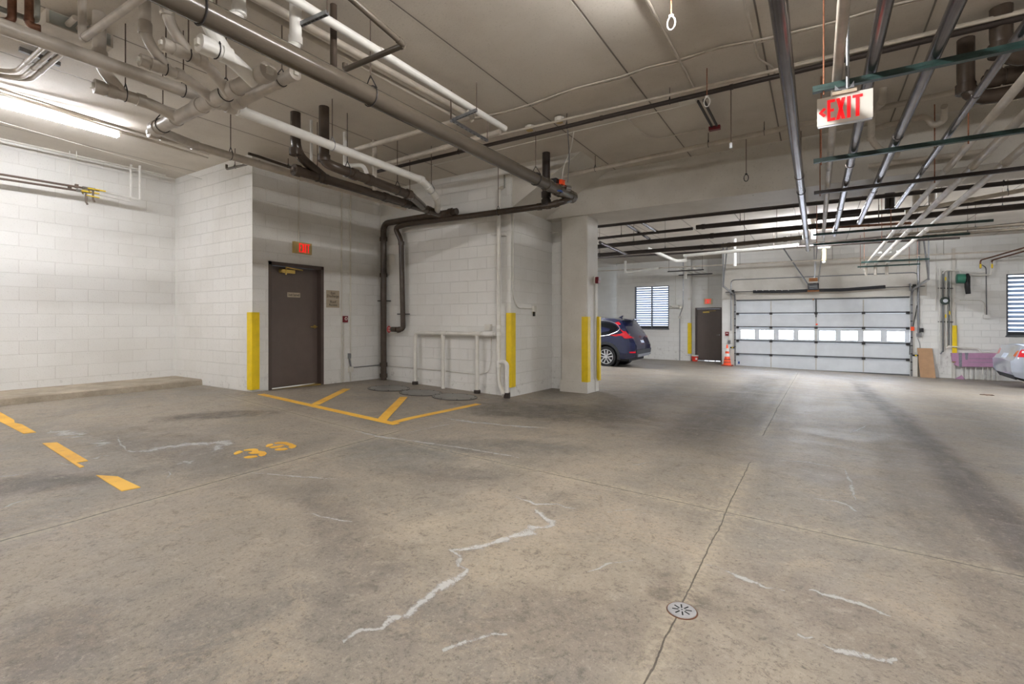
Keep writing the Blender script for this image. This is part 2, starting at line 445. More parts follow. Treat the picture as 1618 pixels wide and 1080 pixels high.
# door recess walls: build with real openings
def wall_with_hole_x(name, X, thick, y0, y1, hy0, hy1, hz1, m='block'):
    mb = MB()
    mb.box((X-thick, y0, ZB), (X, hy0, CZ)); mb.box((X-thick, hy1, ZB), (X, y1, CZ)); mb.box((X-thick, hy0, hz1), (X, hy1, CZ))
    return struct(mb.build(name, M[m], smooth=False))
def wall_with_holes_y(name, Y, thick, x0, x1, holes, m='block'):
    mb = MB(); x = x0
    for hx0, hx1, hz0, hz1 in holes:
        mb.box((x, Y, ZB), (hx0, Y+thick, CZ))
        if hz0 > ZB: mb.box((hx0, Y, ZB), (hx1, Y+thick, hz0))
        mb.box((hx0, Y, hz1), (hx1, Y+thick, CZ)); x = hx1
    mb.box((x, Y, ZB), (x1, Y+thick, CZ))
    return struct(mb.build(name, M[m], smooth=False))
wall('wall_alcove', (XL-.3, YA, ZB), (XD, YA+.25, CZ))
dA = onX(424, 412, XD); dB = onX(511, 421, XD)
DY0, DY1, DZ1 = dA.y, dB.y, dA.z
wall_with_hole_x('wall_door', XD, .3, YA+.25, YP, DY0, DY1, DZ1)
wall('wall_pipe', (XD-.3, YP, ZB), (XS, YP+.3, CZ))
wall('wall_side', (XS-.3, YP+.3, ZB), (XS, YR, 1.93))
wall('wall_return', (XS-.3, YR, ZB), (-4.0, YR+.4, 1.93))
wall('wall_core_back', (XMIN, 8.9, ZB), (XS-.31, 9.16, CZ))
wall('wall_far_left', (XMIN-.3, 9.16, ZB), (XMIN, 23, CZ))
wall('wall_bay', (XMIN, 22.6, ZB), (-7.9, 22.85, CZ))
# column and beam
CX0, CX1, CY0, CY1 = -4.06, -3.53, 8.18, 8.7
def bev_col():
    b = .018; poly = [(CX0+b, CY0), (CX1-b, CY0), (CX1, CY0+b), (CX1, CY1-b), (CX1-b, CY1), (CX0+b, CY1), (CX0, CY1-b), (CX0, CY0+b)]
    mb = MB(); mb.prism([V((x, y, ZB)) for x, y in poly], (0, 0, 1.93-ZB+.01)); return mb
struct(bev_col().build('wall_column', M['conc'], smooth=False))
wb = MB(); wb.prism([V((x, y, -1.42)) for x, y in [(CX0-.015, CY0-.02), (CX1+.012, CY0-.02), (CX1+.015, CY1), (CX0-.015, CY1)]], (0, 0, .31))
struct(wb.build('trim_1', M['conc'], smooth=False))
beam = MB(); beam.box((-3.97-.03, 8.12, 1.92), (XMAX, 9.16, CZ)); beam.box((XS-.3, 8.12, 1.92), (-4.0, 9.16, CZ))
struct(beam.build('ceiling_beam', M['conc'], smooth=False))
hb = MB(); hb.prism([V((XS-.25, 6.95, 1.93)), V((XS, 6.95, 1.93)), V((-3.1, 6.95, CZ)), V((XS-.25, 6.95, CZ))], (0, 1.2, 0))
struct(hb.build('ceiling_haunch', M['conc'], smooth=False))
# far side
wx0 = onY(1003, 453, YW); wx1 = onY(1057, 519, YW)
WIN1 = (wx0.x, wx1.x, wx1.z, wx0.z)
wall_with_holes_y('wall_window', YW, .3, -7.9, -4.57, [WIN1])
dd0 = onY(1098.5, 486, YDr); dd1 = onY(1140.5, 486, YDr)
DR = (dd0.x, dd1.x, ZB, dd0.z)
wall_with_holes_y('wall_far_door', YDr, .3, -4.9, -2.85, [DR])
g0 = onY(1163, 475, YG); g1 = onY(1438, 475, YG)
GX0, GX1, GZ1 = g0.x, g1.x, .80
w2a = onY(1590, 433, YG); w2b = onY(1590, 530, YG)
WIN2 = (w2a.x, w2a.x+1.45, w2b.z, w2a.z)
wall_with_holes_y('wall_garage', YG, .35, -3.14, XMAX, [(GX0, GX1, ZB, GZ1), WIN2])
struct(MB().box((-3.14, YG+.35, ZB), (-3.1, YDr, CZ)).build('wall_recess', M['block'], smooth=False))
wall('wall_right', (XMAX, YMIN, ZB), (XMAX+.3, 23, CZ))
wall('wall_back', (XL-.3, YMIN-.3, ZB), (XMAX, YMIN, CZ))
# smooth concrete band above the garage door (header)
struct(MB().box((GX0-.5, YG-.03, GZ1+.02), (GX1+.42, YG+.01, 2.2)).build('trim_2', M['conc'], smooth=False))
# curb
struct(MB().prism([V((XL, YMIN, -1.16)), V((-9.09, YMIN, -1.16)), V((-9.10, YMIN, -1.045)), V((-9.13, YMIN, -1.03)), V((XL, YMIN, -1.03))], (0, YA-YMIN, 0)).build('trim_3', M['curb'], smooth=False))
# pilaster right of the garage door
px_ = onY(1507, 500, YG).x
struct(MB().box((px_-.05, YG-.05, ZB), (px_+.03, YG+.01, 2.3)).build('trim_4', M['conc'], smooth=False))

# ---------------------------------------------------------------- doors
def lever(parent, c, n, t, m):
    """handle at c, n = outward normal, t = direction the lever points"""
    mb = MB(); c = V(c); n = V(n); t = V(t)
    mb.lathe([(.03, 0), (.03, .012), (.02, .02)], c, n, 16); mb.tube([c, c+n*.055], .011, 10); mb.tube([c+n*.05-t*.015, c+n*.052+t*.11], .011, 10)
    return mb.build('handle', m, parent)
def door_x():
    y0, y1, z1 = DY0, DY1, DZ1; z0 = zf(XD, (y0+y1)/2)
    fr = MB(); w = .055
    fr.box((XD-.16, y0, z0-.03), (XD+.012, y0+w, z1)); fr.box((XD-.16, y1-w, z0-.03), (XD+.012, y1, z1)); fr.box((XD-.16, y0, z1-w), (XD+.012, y1, z1))
    fr.box((XD-.14, y0+w, z0), (XD-.10, y0+w+.018, z1-w)); fr.box((XD-.14, y1-w-.018, z0), (XD-.10, y1-w, z1-w))
    d = MB(); d.box((XD-.145, y0+w+.004, z0+.022), (XD-.098, y1-w-.004, z1-w-.005))
    door = struct(d.build('door_1', M['doorbrown'], smooth=False)); 
    f = fr.build('door_frame', M['doorframe'], door, smooth=False)
    MB().box((XD-.15, y0+w, z0-.02), (XD+.005, y1-w, z0+.012)).build('threshold', M['brass'], door, smooth=False)
    lever(door, onX(497, 516, XD-.098)+V((0, 0, 0)), (1, 0, 0), (0, -1, 0), M['brass'])
    X = XD-.098; cl = MB(); p = onX(443, 428, X); q = onX(463, 429, X)
    cl.box((X, p.y, p.z-.03), (X+.06, q.y, p.z+.03)); cl.tube([V((X+.03, p.y-.03, p.z)), V((X+.03, p.y, p.z))], .035, 12)
    a = V((X+.055, (p.y+q.y)/2-.05, p.z)); e = onX(478, 427, XD-.04); b = onX(452, 422, XD+.06)
    cl.tube([a, a+V((.02, 0, .04)), b], .009, 8); cl.tube([b, e], .012, 8); cl.tube([a-V((0, 0, .06)), a+V((0, 0, .05))], .014, 8)
    cl.build('door_closer', M['brass'], door)
    return door
DOOR1 = door_x()
def text_mesh(name, body, size, mtl, parent, origin, xdir, ydir, extr=.001, width=None, align='CENTER'):
    cu = bpy.data.curves.new(name, 'FONT'); cu.body = body; cu.size = size; cu.extrude = extr; cu.align_x = align; cu.align_y = 'CENTER'; cu.resolution_u = 3
    to = bpy.data.objects.new(name, cu); COL.objects.link(to)
    dg = bpy.context.evaluated_depsgraph_get(); me = bpy.data.meshes.new_from_object(to.evaluated_get(dg))
    bpy.data.objects.remove(to); bpy.data.curves.remove(cu)
    x, y = V(xdir), V(ydir); z = x.cross(y)
    if width:
        xs = [v.co.x for v in me.vertices]; k = width/(max(xs)-min(xs))
    else: k = 1
    off = V((0, 0, 0)); p = parent
    while p: off += p.location; p = p.parent
    for v in me.vertices: v.co = V(origin)+x*v.co.x*k+y*v.co.y+z*v.co.z-off
    me.materials.clear(); me.materials.append(mtl)
    o = bpy.data.objects.new(name, me); COL.objects.link(o); o.parent = parent
    return o
def exit_letters(o, x, y, n, h, w, sw):
    """blocky EXIT lettering, lower left corner o"""
    o, x, y, n = V(o), V(x), V(y), V(n); mb = MB(); lw = w/4.55; t = sw
    def bar(a, b, c, d):
        mb.prism([o+x*p[0]+y*p[1] for p in (a, b, c, d)], n*.003)
    X0 = 0                                                   # E
    bar((0, 0), (t, 0), (t, h), (0, h))
    for yy in (0, (h-t)/2, h-t): bar((t, yy), (lw*(1 if yy != (h-t)/2 else .85), yy), (lw*(1 if yy != (h-t)/2 else .85), yy+t), (t, yy+t))
    X0 = lw*1.12                                             # X
    bar((X0, 0), (X0+t*1.1, 0), (X0+lw*1.15, h), (X0+lw*1.15-t*1.1, h)); bar((X0+lw*1.15-t*1.1, 0), (X0+lw*1.15, 0), (X0+t*1.1, h), (X0, h))
    X0 = lw*2.48; bar((X0, 0), (X0+t*1.1, 0), (X0+t*1.1, h), (X0, h))
    X0 = lw*3.15; bar((X0, h-t), (X0+lw*1.25, h-t), (X0+lw*1.25, h), (X0, h)); bar((X0+lw*.62-t*.55, 0), (X0+lw*.62+t*.55, 0), (X0+lw*.62+t*.55, h-t), (X0+lw*.62-t*.55, h-t))
    return mb
def plain_door_y():
    x0, x1, z1 = DR[0], DR[1], DR[3]; Y = YDr; z0 = zf((x0+x1)/2, Y); w = .05
    fr = MB(); fr.box((x0, Y-.012, z0-.05), (x0+w, Y+.14, z1)); fr.box((x1-w, Y-.012, z0-.05), (x1, Y+.14, z1)); fr.box((x0, Y-.012, z1-w), (x1, Y+.14, z1))
    door = struct(MB().box((x0+w+.004, Y+.05, z0+.03), (x1-w-.004, Y+.095, z1-w-.004)).build('door_2', M['doorbrown'], smooth=False))
    fr.build('door_frame', M['doorframe'], door, smooth=False)
    lever(door, onY(1137, 529, Y+.05), (0, -1, 0), (-1, 0, 0), M['chrome'])
    cl = MB(); p = onY(1116, 493, Y+.05); cl.box((p.x-.13, Y, p.z-.03), (p.x+.13, Y+.05, p.z+.03)); cl.tube([p+V((0, -.04, .03)), p+V((.15, -.12, .05)), p+V((.38, 0, .06))], .01, 8)
    cl.build('door_closer', M['brass'], door)
    for u0, u1 in ((.35, .48), (.52, .72), (.78, .93)): MB().box((lerp(x0, x1, u0), Y+.045, z0+.004), (lerp(x0, x1, u1), Y+.09, z0+.03)).build('daylight_gap', M['daypane'], door, smooth=False)
    return door
plain_door_y()

# louvred windows
def louver(name, hole, Y, n, mull):
    x0, x1, z0, z1 = hole; e = .045
    fr = MB(); 
    for a in ((x0, Y+.02, z0, x0+e, z1), (x1-e, Y+.02, z0, x1, z1)): fr.box((a[0], Y+.02, a[2]), (a[3], Y+.16, a[4]))
    fr.box((x0, Y+.02, z0), (x1, Y+.16, z0+.02)); fr.box((x0, Y+.02, z1-.03), (x1, Y+.16, z1))
    for xm in mull: fr.box((xm-.024, Y+.03, z0), (xm+.024, Y+.15, z1))
    w = struct(fr.build(name, M['steelgrey'], smooth=False))
    MB().box((x0-.02, Y-.02, z0-.04), (x1+.02, Y+.2, z0)).build('window_sill', M['steelgrey'], w, smooth=False)
    MB().box((x0, Y+.24, z0), (x1, Y+.25, z1)).build('window_pane', M['daypane'], w, smooth=False)
    sl = MB(); h = (z1-z0-.17)/n
    for i in range(n):
        zc = z0+.14+h*(i+.5)
        sl.prism([V((x0+e, Y+.06, zc-h*.5)), V((x0+e, Y+.064, zc-h*.5)), V((x0+e, Y+.135, zc+h*.16)), V((x0+e, Y+.13, zc+h*.16))], (x1-x0-2*e, 0, 0))
    sl.build('louver_slats', M['slat'], w, smooth=False)
    MB().box((x0+e, Y+.04, z0+.02), (x1-e, Y+.13, z0+.12)).build('bottom_panel', M['clad'], w, smooth=False)
M['slat'] = mat('louver_slat', (156, 172, 192), .4, var=.03)
louver('window_1', WIN1, YW, 17, [(WIN1[0]+WIN1[1])/2])
louver('window_2', WIN2, YG, 9 if False else 13, [(WIN2[0]+WIN2[1])/2])

# ---------------------------------------------------------------- lights
def strip_light(label, x, y0, y1, z, m, tubes=2, axis='Y', down=0):
    g = thing('strip_light', label, 'light', (x, (y0+y1)/2, z+.07))
    hs = MB(); w = .055
    hs.prism([V((x-w, y0, z+.07)), V((x-w*.7, y0, z+.015)), V((x+w*.7, y0, z+.015)), V((x+w, y0, z+.07))], (0, y1-y0, 0))
    hs.build('housing', M['offwhite'], g, smooth=False)
    for s_ in ((-1, 1) if tubes == 2 else (0,)):
        MB().tube([V((x+s_*.03, y0+.03, z-.01)), V((x+s_*.03, y1-.03, z-.01))], .019, 12).build('lamp_tube', m, g)
    for yy in (y0+.015, y1-.015): MB().box((x-.05, yy-.012, z-.032), (x+.05, yy+.012, z+.02)).build('lamp_holder', M['offwhite'], g, smooth=False)
    if z+.07 < CZ-.02:
        for yy in (y0+.3, y1-.3): MB().tube([V((x, yy, z+.07)), V((x, yy, CZ))], .004, 6).build('hanging_rod', M['rod'], g)
    return g
L1 = onZ(190, 213, 2.53)
strip_light('bright fluorescent strip light on the ceiling near the left block wall', L1.x, L1.y-2.44, L1.y, 2.52, M['tube'])
strip_light('fluorescent strip light on the ceiling over the drive, just before the hanging exit sign', -.86, 1.3, 3.75, 2.50, M['tube2'])
strip_light('fluorescent strip light on the ceiling behind the viewer above the drive', -.86, -4.6, -2.2, 2.50, M['tube2'])
strip_light('fluorescent strip light on the ceiling behind the viewer by the left wall', L1.x, -5.0, -2.6, 2.50, M['tube2'])
strip_light('fluorescent strip light on the ceiling far to the right of the drive', 5.5, 1.1, 3.55, 2.50, M['tube2'])
fl = onZ(1285, 352, 2.42)
strip_light('distant fluorescent strip light seen end-on above the garage drive', fl.x, fl.y, fl.y+2.4, 2.40, M['tube3'])
strip_light('fluorescent strip light over the bay of the blue car', -8.0, 12.4, 14.8, 2.5, M['tube3'])
strip_light('fluorescent strip light over the right bay before the far wall', 5.2, 12.4, 14.8, 2.5, M['tube3'])

#PART2
# ---------------------------------------------------------------- pipes
def pipe_run(name, label, cat, pts, r, m, fil=None, joints=(), hangers=(), caps=(), group=None, hm='dkmetal', rm='rod', jr=1.16, seg=14, straps=(), jm=None, jl=None, part='pipe'):
    pts = [V(p) for p in pts]
    g = thing(name, label, cat, pts[0], 0, group)
    MB().tube(pts, r, seg, fil=(r*2.6 if fil is None else fil)).build(part, M[m], g)
    for (i, t) in joints:
        a, b = pts[i], pts[i+1]; d = unit(b-a); c = a+(b-a)*t; L = jl or r*1.5
        MB().tube([c-d*L/2, c-d*L*.45, c-d*L*.44, c+d*L*.44, c+d*L*.45, c+d*L/2], [r*1.0, r*1.02, r*jr, r*jr, r*1.02, r*1.0], seg).build('coupling', M[jm or m], g)
    for (i, t) in hangers:
        a, b = pts[i], pts[i+1]; c = a+(b-a)*t; d = unit(b-a)
        MB().tube([c+V((0, 0, r*1.9)), V((c.x, c.y, CZ))], .0055, 6).build('hanging_rod', M[rm], g)
        mb = MB(); mb.ring(c, d, r*1.08, max(.0035, r*.07), 16, 6)
        sd = unit(d.cross(V((0, 0, 1)))); mb.tube([c+sd*r*1.0+V((0, 0, r*.6)), c+V((0, 0, r*2.2))], .005, 6); mb.tube([c-sd*r*1.0+V((0, 0, r*.6)), c+V((0, 0, r*2.2))], .005, 6)
        mb.build('hanger', M[hm], g)
    for e in caps:
        a, b = (pts[0], pts[1]) if e == 0 else (pts[-1], pts[-2]); d = unit(a-b)
        MB().tube([a-d*r*1.3, a-d*r*1.25, a+d*r*.12, a+d*r*.16], [r, r*1.2, r*1.2, r*1.1], seg).build('cleanout_hub', M[jm or m], g)
        u = unit(d.cross(V((0, 0, 1)))); w_ = unit(u.cross(d)); q = r*.42
        MB().prism([a+d*r*.14+u*q*i+w_*q*j for i, j in ((-1, -1), (1, -1), (1, 1), (-1, 1))], d*r*.4).build('cleanout_plug', M['offwhite' if m in ('beige', 'white', 'cream') else m], g, smooth=False)
    return g
def ext(p, q, L): return V(q)+unit(V(q)-V(p))*L
def PA(x1, y1, x2, y2, z):
    a = onZ(x1, y1, z); return a, onX(x2, y2, a.x)
def PB(x1, y1, x2, y2, z):
    a = onZ(x1, y1, z); return a, onY(x2, y2, a.y)
def up(p, z=CZ): return V((p.x, p.y, z))

# big brown main
a, b = PA(560, 139, 905, 312, 1.97)
a0 = ext(b, a, 5.5)
MAIN = pipe_run('drain_main', 'large glossy brown main pipe crossing the ceiling diagonally to the block corner', 'pipe', [a0, a, b], .082, 'brown',
    joints=[(1, .80), (1, .88), (1, .985)], hangers=[(0, .78), (1, .04), (1, .72)], hm='dkmetal')
e = b
# elbow at its end + branch
w0 = V((e.x, 6.72, 1.80)); rr = onY(863, 325, 6.72)
tl = onY(640, 352, 6.72); tl2 = onY(623, 357, 6.72)
pipe_run('branch_pipe', 'brown branch pipe running level in front of the block wall to the left drop', 'pipe',
    [e+V((0, -.02, -.02)), V((e.x+.01, 6.72, rr.z+.03)), V((rr.x+.1, 6.72, rr.z)), V((tl.x, 6.72, tl.z-.03)), V((tl2.x, 6.74, tl2.z-.03)), onY(634, 380, 6.78), onY(637, 519, 6.8), onY(628, 521, 6.74)], .05, 'dkbrown', fil=.1,
    joints=[(2, .02), (1, .6), (5, .03), (2, .07), (6, .8)], hangers=[(2, .32)])
rtop = onY(863, 240, 6.66); rtop.z = CZ
pipe_run('riser_pipe', 'dark brown riser dropping from the ceiling hole beside the large main', 'pipe', [V((rr.x, 6.72, CZ)), V((rr.x, 6.72, rr.z+.03))], .062, 'iron', joints=[(0, .82), (0, .97)], jr=1.25)
# valve with red wheel on small drop
vp = onY(621, 520, 6.74)
vg = thing('gate_valve', 'brown valve with red handwheel low on the block wall', 'valve', vp)
MB().tube([vp+V((.10, 0, 0)), vp+V((-.03, 0, 0))], .05, 14).build('body', M['dkbrown'], vg)
mb = MB(); mb.ring(vp+V((-.09, -.02, 0)), (1, .25, 0), .06, .009); mb.tube([vp+V((-.09, -.02, -.06)), vp+V((-.09, -.02, .06))], .006, 8); mb.tube([vp, vp+V((-.1, -.02, 0))], .008, 8)
mb.tube([vp+V((-.075, -.07, 0)), vp+V((-.105, .03, 0))], .006, 8)
mb.build('handwheel', M['red'], vg)
# main assembly gauge cluster
vp = onX(880, 290, e.x-.02)
vg = thing('tamper_switch', 'orange tagged switch with blue handwheel clamped to the end of the large main', 'switch', vp)
MB().cbox(vp+V((-.02, -.02, .0)), (.10, .13, .13)).build('body', M['black'], vg, smooth=False)
MB().cbox(vp+V((.06, .05, .02)), (.05, .1, .07)).build('indicator', M['orange'], vg, smooth=False)
q = onX(881, 303, e.x+.03); mb = MB(); mb.ring(q, (0, 0, 1), .07, .012); mb.tube([q+V((-.06, 0, 0)), q+V((.06, 0, 0))], .008, 8); mb.tube([q, vp], .01, 8)
mb.build('handwheel', M['blue'], vg)
MB().tube([vp+V((-.1, -.05, .05)), vp+V((-.02, .1, .09)), vp+V((.08, .12, .06))], .01, 8, fil=.05).build('lever', M['red'], vg)
MB().lathe([(.04, 0), (.045, .03), (.045, .09), (.035, .1)], vp+V((.09, .1, -.05)), (.3, .6, 0)).build('gauge', M['chrome'], vg)
# flexible cables to it
p1 = onZ(907, 207, CZ-.02); p2 = onX(888, 283, e.x+.05)
pipe_run('flexible_cable', 'white flexible cable looping down to the orange tagged switch', 'cable', [p1, lerp(p1, p2, .35)+V((.02, 0, -.03)), lerp(p1, p2, .7)+V((-.03, 0, 0)), p2], .008, 'white', fil=.2, seg=8, part='cable')
p1 = onZ(897, 205, CZ-.02); p3 = onX(897, 288, e.x+.12)
pipe_run('flexible_cable', 'thin grey cable hanging straight beside the white looping cable', 'cable', [p1, lerp(p1, p3, .5)+V((.03, 0, 0)), p3], .007, 'galv', fil=.2, seg=8, part='cable')

# left wall drops
BR = [(606, 600)]
q0 = onY(700, 338, 6.72); q1 = onY(606, 353, 6.8)
bt = V((onY(606, 450, 6.8).x, 6.8, zf(-7.4, 6.8)-.01))
pipe_run('soil_stack', 'thick brown vertical pipe standing in the corner beside the brown door wall', 'pipe',
    [V((q0.x+.35, 6.68, q0.z)), V((q0.x, 6.7, q0.z)), V((bt.x, 6.8, q1.z)), bt], .060, 'dkbrown', fil=.16,
    joints=[(2, .10), (2, .33), (2, .9), (2, .97), (0, .4)], jr=1.25)
cl = MB()
for (px_a, px_b, py) in ((597, 617, 475), (628, 647, 496)):
    pa, pb_ = onY(px_a, py, 6.84), onY(px_b, py, 6.84)
    g = MB().beam(pa, pb_, .02, .02)
    tag(g.build('pipe_clamp', M['dkmetal']), 'dark clamp bar holding the %s brown vertical pipe to the block wall' % ('thick corner' if px_a == 597 else 'thin valved'), 'clamp')

# two black drops + mains
def drop(label, ptop, z1, Xm, pend, extra=None):
    t = onZ(ptop[0], ptop[1], CZ)
    pts = [V((t.x, t.y, CZ)), V((t.x, t.y, z1+.34)), V((t.x+.02, t.y+.34, z1+.02)), V((Xm, t.y+.62, z1))]+pend
    return pts
t1 = onZ(467, 178, CZ); m1a = onX(465, 268, -5.62); m1b = onX(694, 337, -5.62)
pipe_run('soil_pipe', 'dark brown soil pipe with chrome cleanout, nearest to the brown door wall', 'pipe', [m1a, m1b], .062, 'dkbrown', caps=(0,),
    joints=[(0, .16), (0, .55), (0, .7), (0, .9)], hangers=[(0, .12), (0, .74)], jm='dkbrown')
pipe_run('soil_drop', 'dark brown drop pipe from the ceiling, left of the pair', 'pipe', [V((t1.x, t1.y, CZ)), V((t1.x, t1.y, 2.12)), V((m1a.x, t1.y+.42, m1a.z+.02))], .062, 'dkbrown', joints=[(0, .96)], jr=1.25, fil=.18)
t2 = onZ(512, 169, CZ); m2a = onX(522, 262, -5.05); m2b = onX(648, 308, -5.05)
pipe_run('soil_drop', 'dark brown drop pipe from the ceiling, right of the pair, bending into its own main', 'pipe',
    [V((t2.x, t2.y, CZ)), V((t2.x, t2.y, m2a.z+.06)), V((m2a.x, m2a.y+.1, m2a.z)), m2b, onX(668, 326, -5.5)], .062, 'dkbrown', joints=[(0, .93), (2, .2), (2, .97), (2, .4)], hangers=[(2, .12), (2, .8)], jr=1.2, fil=.16)
# stub at right end of the soil main
p = onY(707, 339, 6.72)
pipe_run('cleanout_stub', 'short dark brown capped stub at the right end of the soil mains', 'pipe', [V((p.x+.08, p.y, p.z)), V((p.x-.25, p.y, p.z))], .06, 'dkbrown', caps=(0,))

# beige long line and white continuation
pw0, pw1 = PA(372, 172, 668, 285, 2.1)
pl = onX(100, 76, pw0.x)
st = ext(pw0, pl, 4.5)
pipe_run('waste_pipe', 'long beige waste pipe running under the ceiling above the left parking bay', 'pipe', [st, pl, pw0], .056, 'beige', joints=[(1, .86), (1, .96)], hangers=[(1, .64)])
pe1, pe2 = onX(683, 303, pw0.x-.05), onX(692, 318, pw0.x-.25)
pe3 = onX(691, 333, -5.6)
pipe_run('waste_pipe', 'white waste pipe continuing from the cleanout cross to the brown soil mains', 'pipe', [pw0, pw1, pe1, pe2, pe3], .052, 'white', fil=.12,
    joints=[(0, .02), (0, .985), (1, .6), (2, .5)], hangers=[(0, .42), (1, .9)], hm='galv')
# cross main (B direction)
z_ = 1.92
b0 = onZ(246, 204, z_); b1 = onY(424, 113, b0.y)
pipe_run('cross_main', 'glossy beige cross main with cleanout cap where four waste branches meet', 'pipe', [b0, b1], .062, 'beige', caps=(1, 0),
    joints=[(0, .2), (0, .45), (0, .55), (0, .75)], hangers=[(0, .08), (0, .68)], hm='dkmetal')
c0 = onZ(372, 166, 2.08); c1 = onY(466, 116, c0.y)
pipe_run('cross_branch', 'beige cross branch with small cleanout cap, just beyond the cross main', 'pipe', [c0, c1], .048, 'beige', caps=(1,), joints=[(0, .1), (0, .75)], hangers=[(0, .8)])
# A-direction branches into the cross main
def branch(label, p0, p1, z0, top, r=.05, m='beige', wye=.45):
    """cleanout end p0 (px), joins the main at p1; drop pipe from pixel 'top' (ceiling) bends in"""
    a = onZ(p0[0], p0[1], z0); b = V((onY(p1[0], p1[1], b0.y).x, b0.y, b0.z))
    k = V((lerp(a, b, .75).x*.25+a.x*.75, b.y-.22, a.z))
    g = pipe_run('waste_branch', label, 'pipe', [a, k, b], r, m, fil=.12, caps=(0,), joints=[(0, .3), (0, .85)], hangers=[(0, .55)])
    d = unit(k-a); w = a+d*.20
    s = a+d*.03+V((0, 0, .19)); MB().tube([V((s.x, s.y, CZ)), s, w], r*.95, 14, fil=.1).build('drop_pipe', M[m], g)
    MB().tube([s+V((0, 0, .03)), s+V((0, 0, .04)), s+V((0, 0, .12)), s+V((0, 0, .13))], [r, r*1.15, r*1.15, r], 14).build('coupling', M[m], g)
    return g
branch('beige waste branch with cleanout plug, lowest and leftmost of the branches', (150, 136), (283, 186), 2.0, None)
branch('beige waste branch with a rubber-capped cleanout, second from the left', (222, 95), (340, 150), 2.05, None, r=.042)
branch('beige waste branch with a curved run, third from the left', (257, 69), (362, 138), 2.05, None, r=.042)
branch('bright white waste branch with bracketed cleanout beside the large brown main', (316, 68), (404, 128), 2.02, None, r=.056, m='white')
# tan pipe to the browns
tt0, tt1 = PA(262, 216, 640, 328, 2.0)
pipe_run('waste_pipe', 'tan waste pipe running beneath the dark soil pipes from the cross main', 'pipe', [onX(236, 209, tt0.x), tt0, tt1], .048, 'beige', caps=(0,), joints=[(0, .9), (1, .08), (1, .45), (1, .84)], hangers=[(1, .19)], fil=.05)
MB().tube([b0+V((-.02, .05, 0)), lerp(b0, V((tt0.x, b0.y+.5, tt0.z)), .5), V((tt0.x, b0.y+.55, tt0.z))], .046, 12, fil=.1).build('elbow', M['beige'], [o for o in COL.objects if o.name == 'waste_pipe.002'][0])
# vertical white drops near the cross branch
for (px1, lab, zz) in ((467, 'white drop pipe from the ceiling to the small cleanout beyond the main', 2.12), (378, 'white drop pipe from the ceiling seen above the large main', 2.3)):
    q = onZ(px1, 75 if px1 == 467 else 25, zz)
    pipe_run('drop_pipe', lab, 'pipe', [V((q.x, q.y, CZ)), q, q+V((-.05, -.12, -.08))], .045, 'white', joints=[(0, .9)], fil=.06)

# upper-left corner details
q0, q1 = PA(0, 14, 56, 34, 2.3); q0e = ext(q1, q0, 1.5)
pipe_run('water_pipe', 'grey water pipe ending in a copper elbow at the top left', 'pipe', [q0e, q1, q1+V((-.05, .02, .06)), V((q1.x-.05, q1.y+.02, CZ))], .02, 'patina', fil=.05, joints=[(0, .97)])
q = onZ(46, 40, 2.2); pipe_run('copper_riser', 'dark copper riser pipe at the top left, right of the pair', 'pipe', [V((q.x, q.y, CZ)), q, q+V((.02, .06, 0))], .026, 'copper', fil=.03, joints=[(0, .9)])
q = onZ(19, 36, 2.2); pipe_run('copper_riser', 'dark copper riser pipe at the top left edge, left of the pair', 'pipe', [V((q.x, q.y, CZ)), q, q+V((-.2, -.25, 0)), q+V((-.6, -.9, 0))], .026, 'copper', fil=.05)
q = onZ(130, 62, 2.15); q2 = onY(216, 1, q.y); q3 = ext(q, q2, 1.4)
pipe_run('drain_line', 'beige pipe with an elbow crossing above the grey junction box', 'pipe', [V((q.x, q.y, CZ)), q, q2, q3], .026, 'beige', fil=.05, joints=[(0, .35), (1, .04)])
q = onZ(120, 45, CZ); jb = thing('junction_box', 'beige metal junction box on the ceiling behind the elbowed pipe', 'box', (q.x, q.y, CZ))
MB().box((q.x-.16, q.y-.24, CZ-.12), (q.x+.16, q.y+.22, CZ)).build('box', M['cream'], jb, smooth=False)
MB().box((q.x+.16, q.y-.22, CZ-.11), (q.x+.167, q.y+.20, CZ-.01)).build('cover_plate', M['patina'], jb, smooth=False)
for i, (dx, ord_) in enumerate(((0, 'left'), (18, 'middle'), (32, 'right'))):
    ca = onZ([70, 85, 98][i], [73, 80, 85][i], 2.57); cb_ = onY([25, 35, 48][i], [105, 118, 125][i], ca.y); cb_.z = ca.z
    pipe_run('conduit', '%s of three parallel cream conduits strapped to the ceiling by the left light' % ord_, 'conduit', [ext(cb_, ca, .8), cb_, cb_+V((-.15, -.2, 0)), cb_+V((-.2, -1.6, 0))], .022, 'cream', fil=.12, joints=[(0, .8)], group='cream conduits by the left light', jl=.06)
ca = onZ(30, 77, 2.60); cb_ = onX(95, 102, ca.x)
tag(MB().beam(ca, cb_, .04, .04).build('strut_channel', M['galv'], smooth=False), 'short grey strut channel holding the three cream conduits', 'strut')

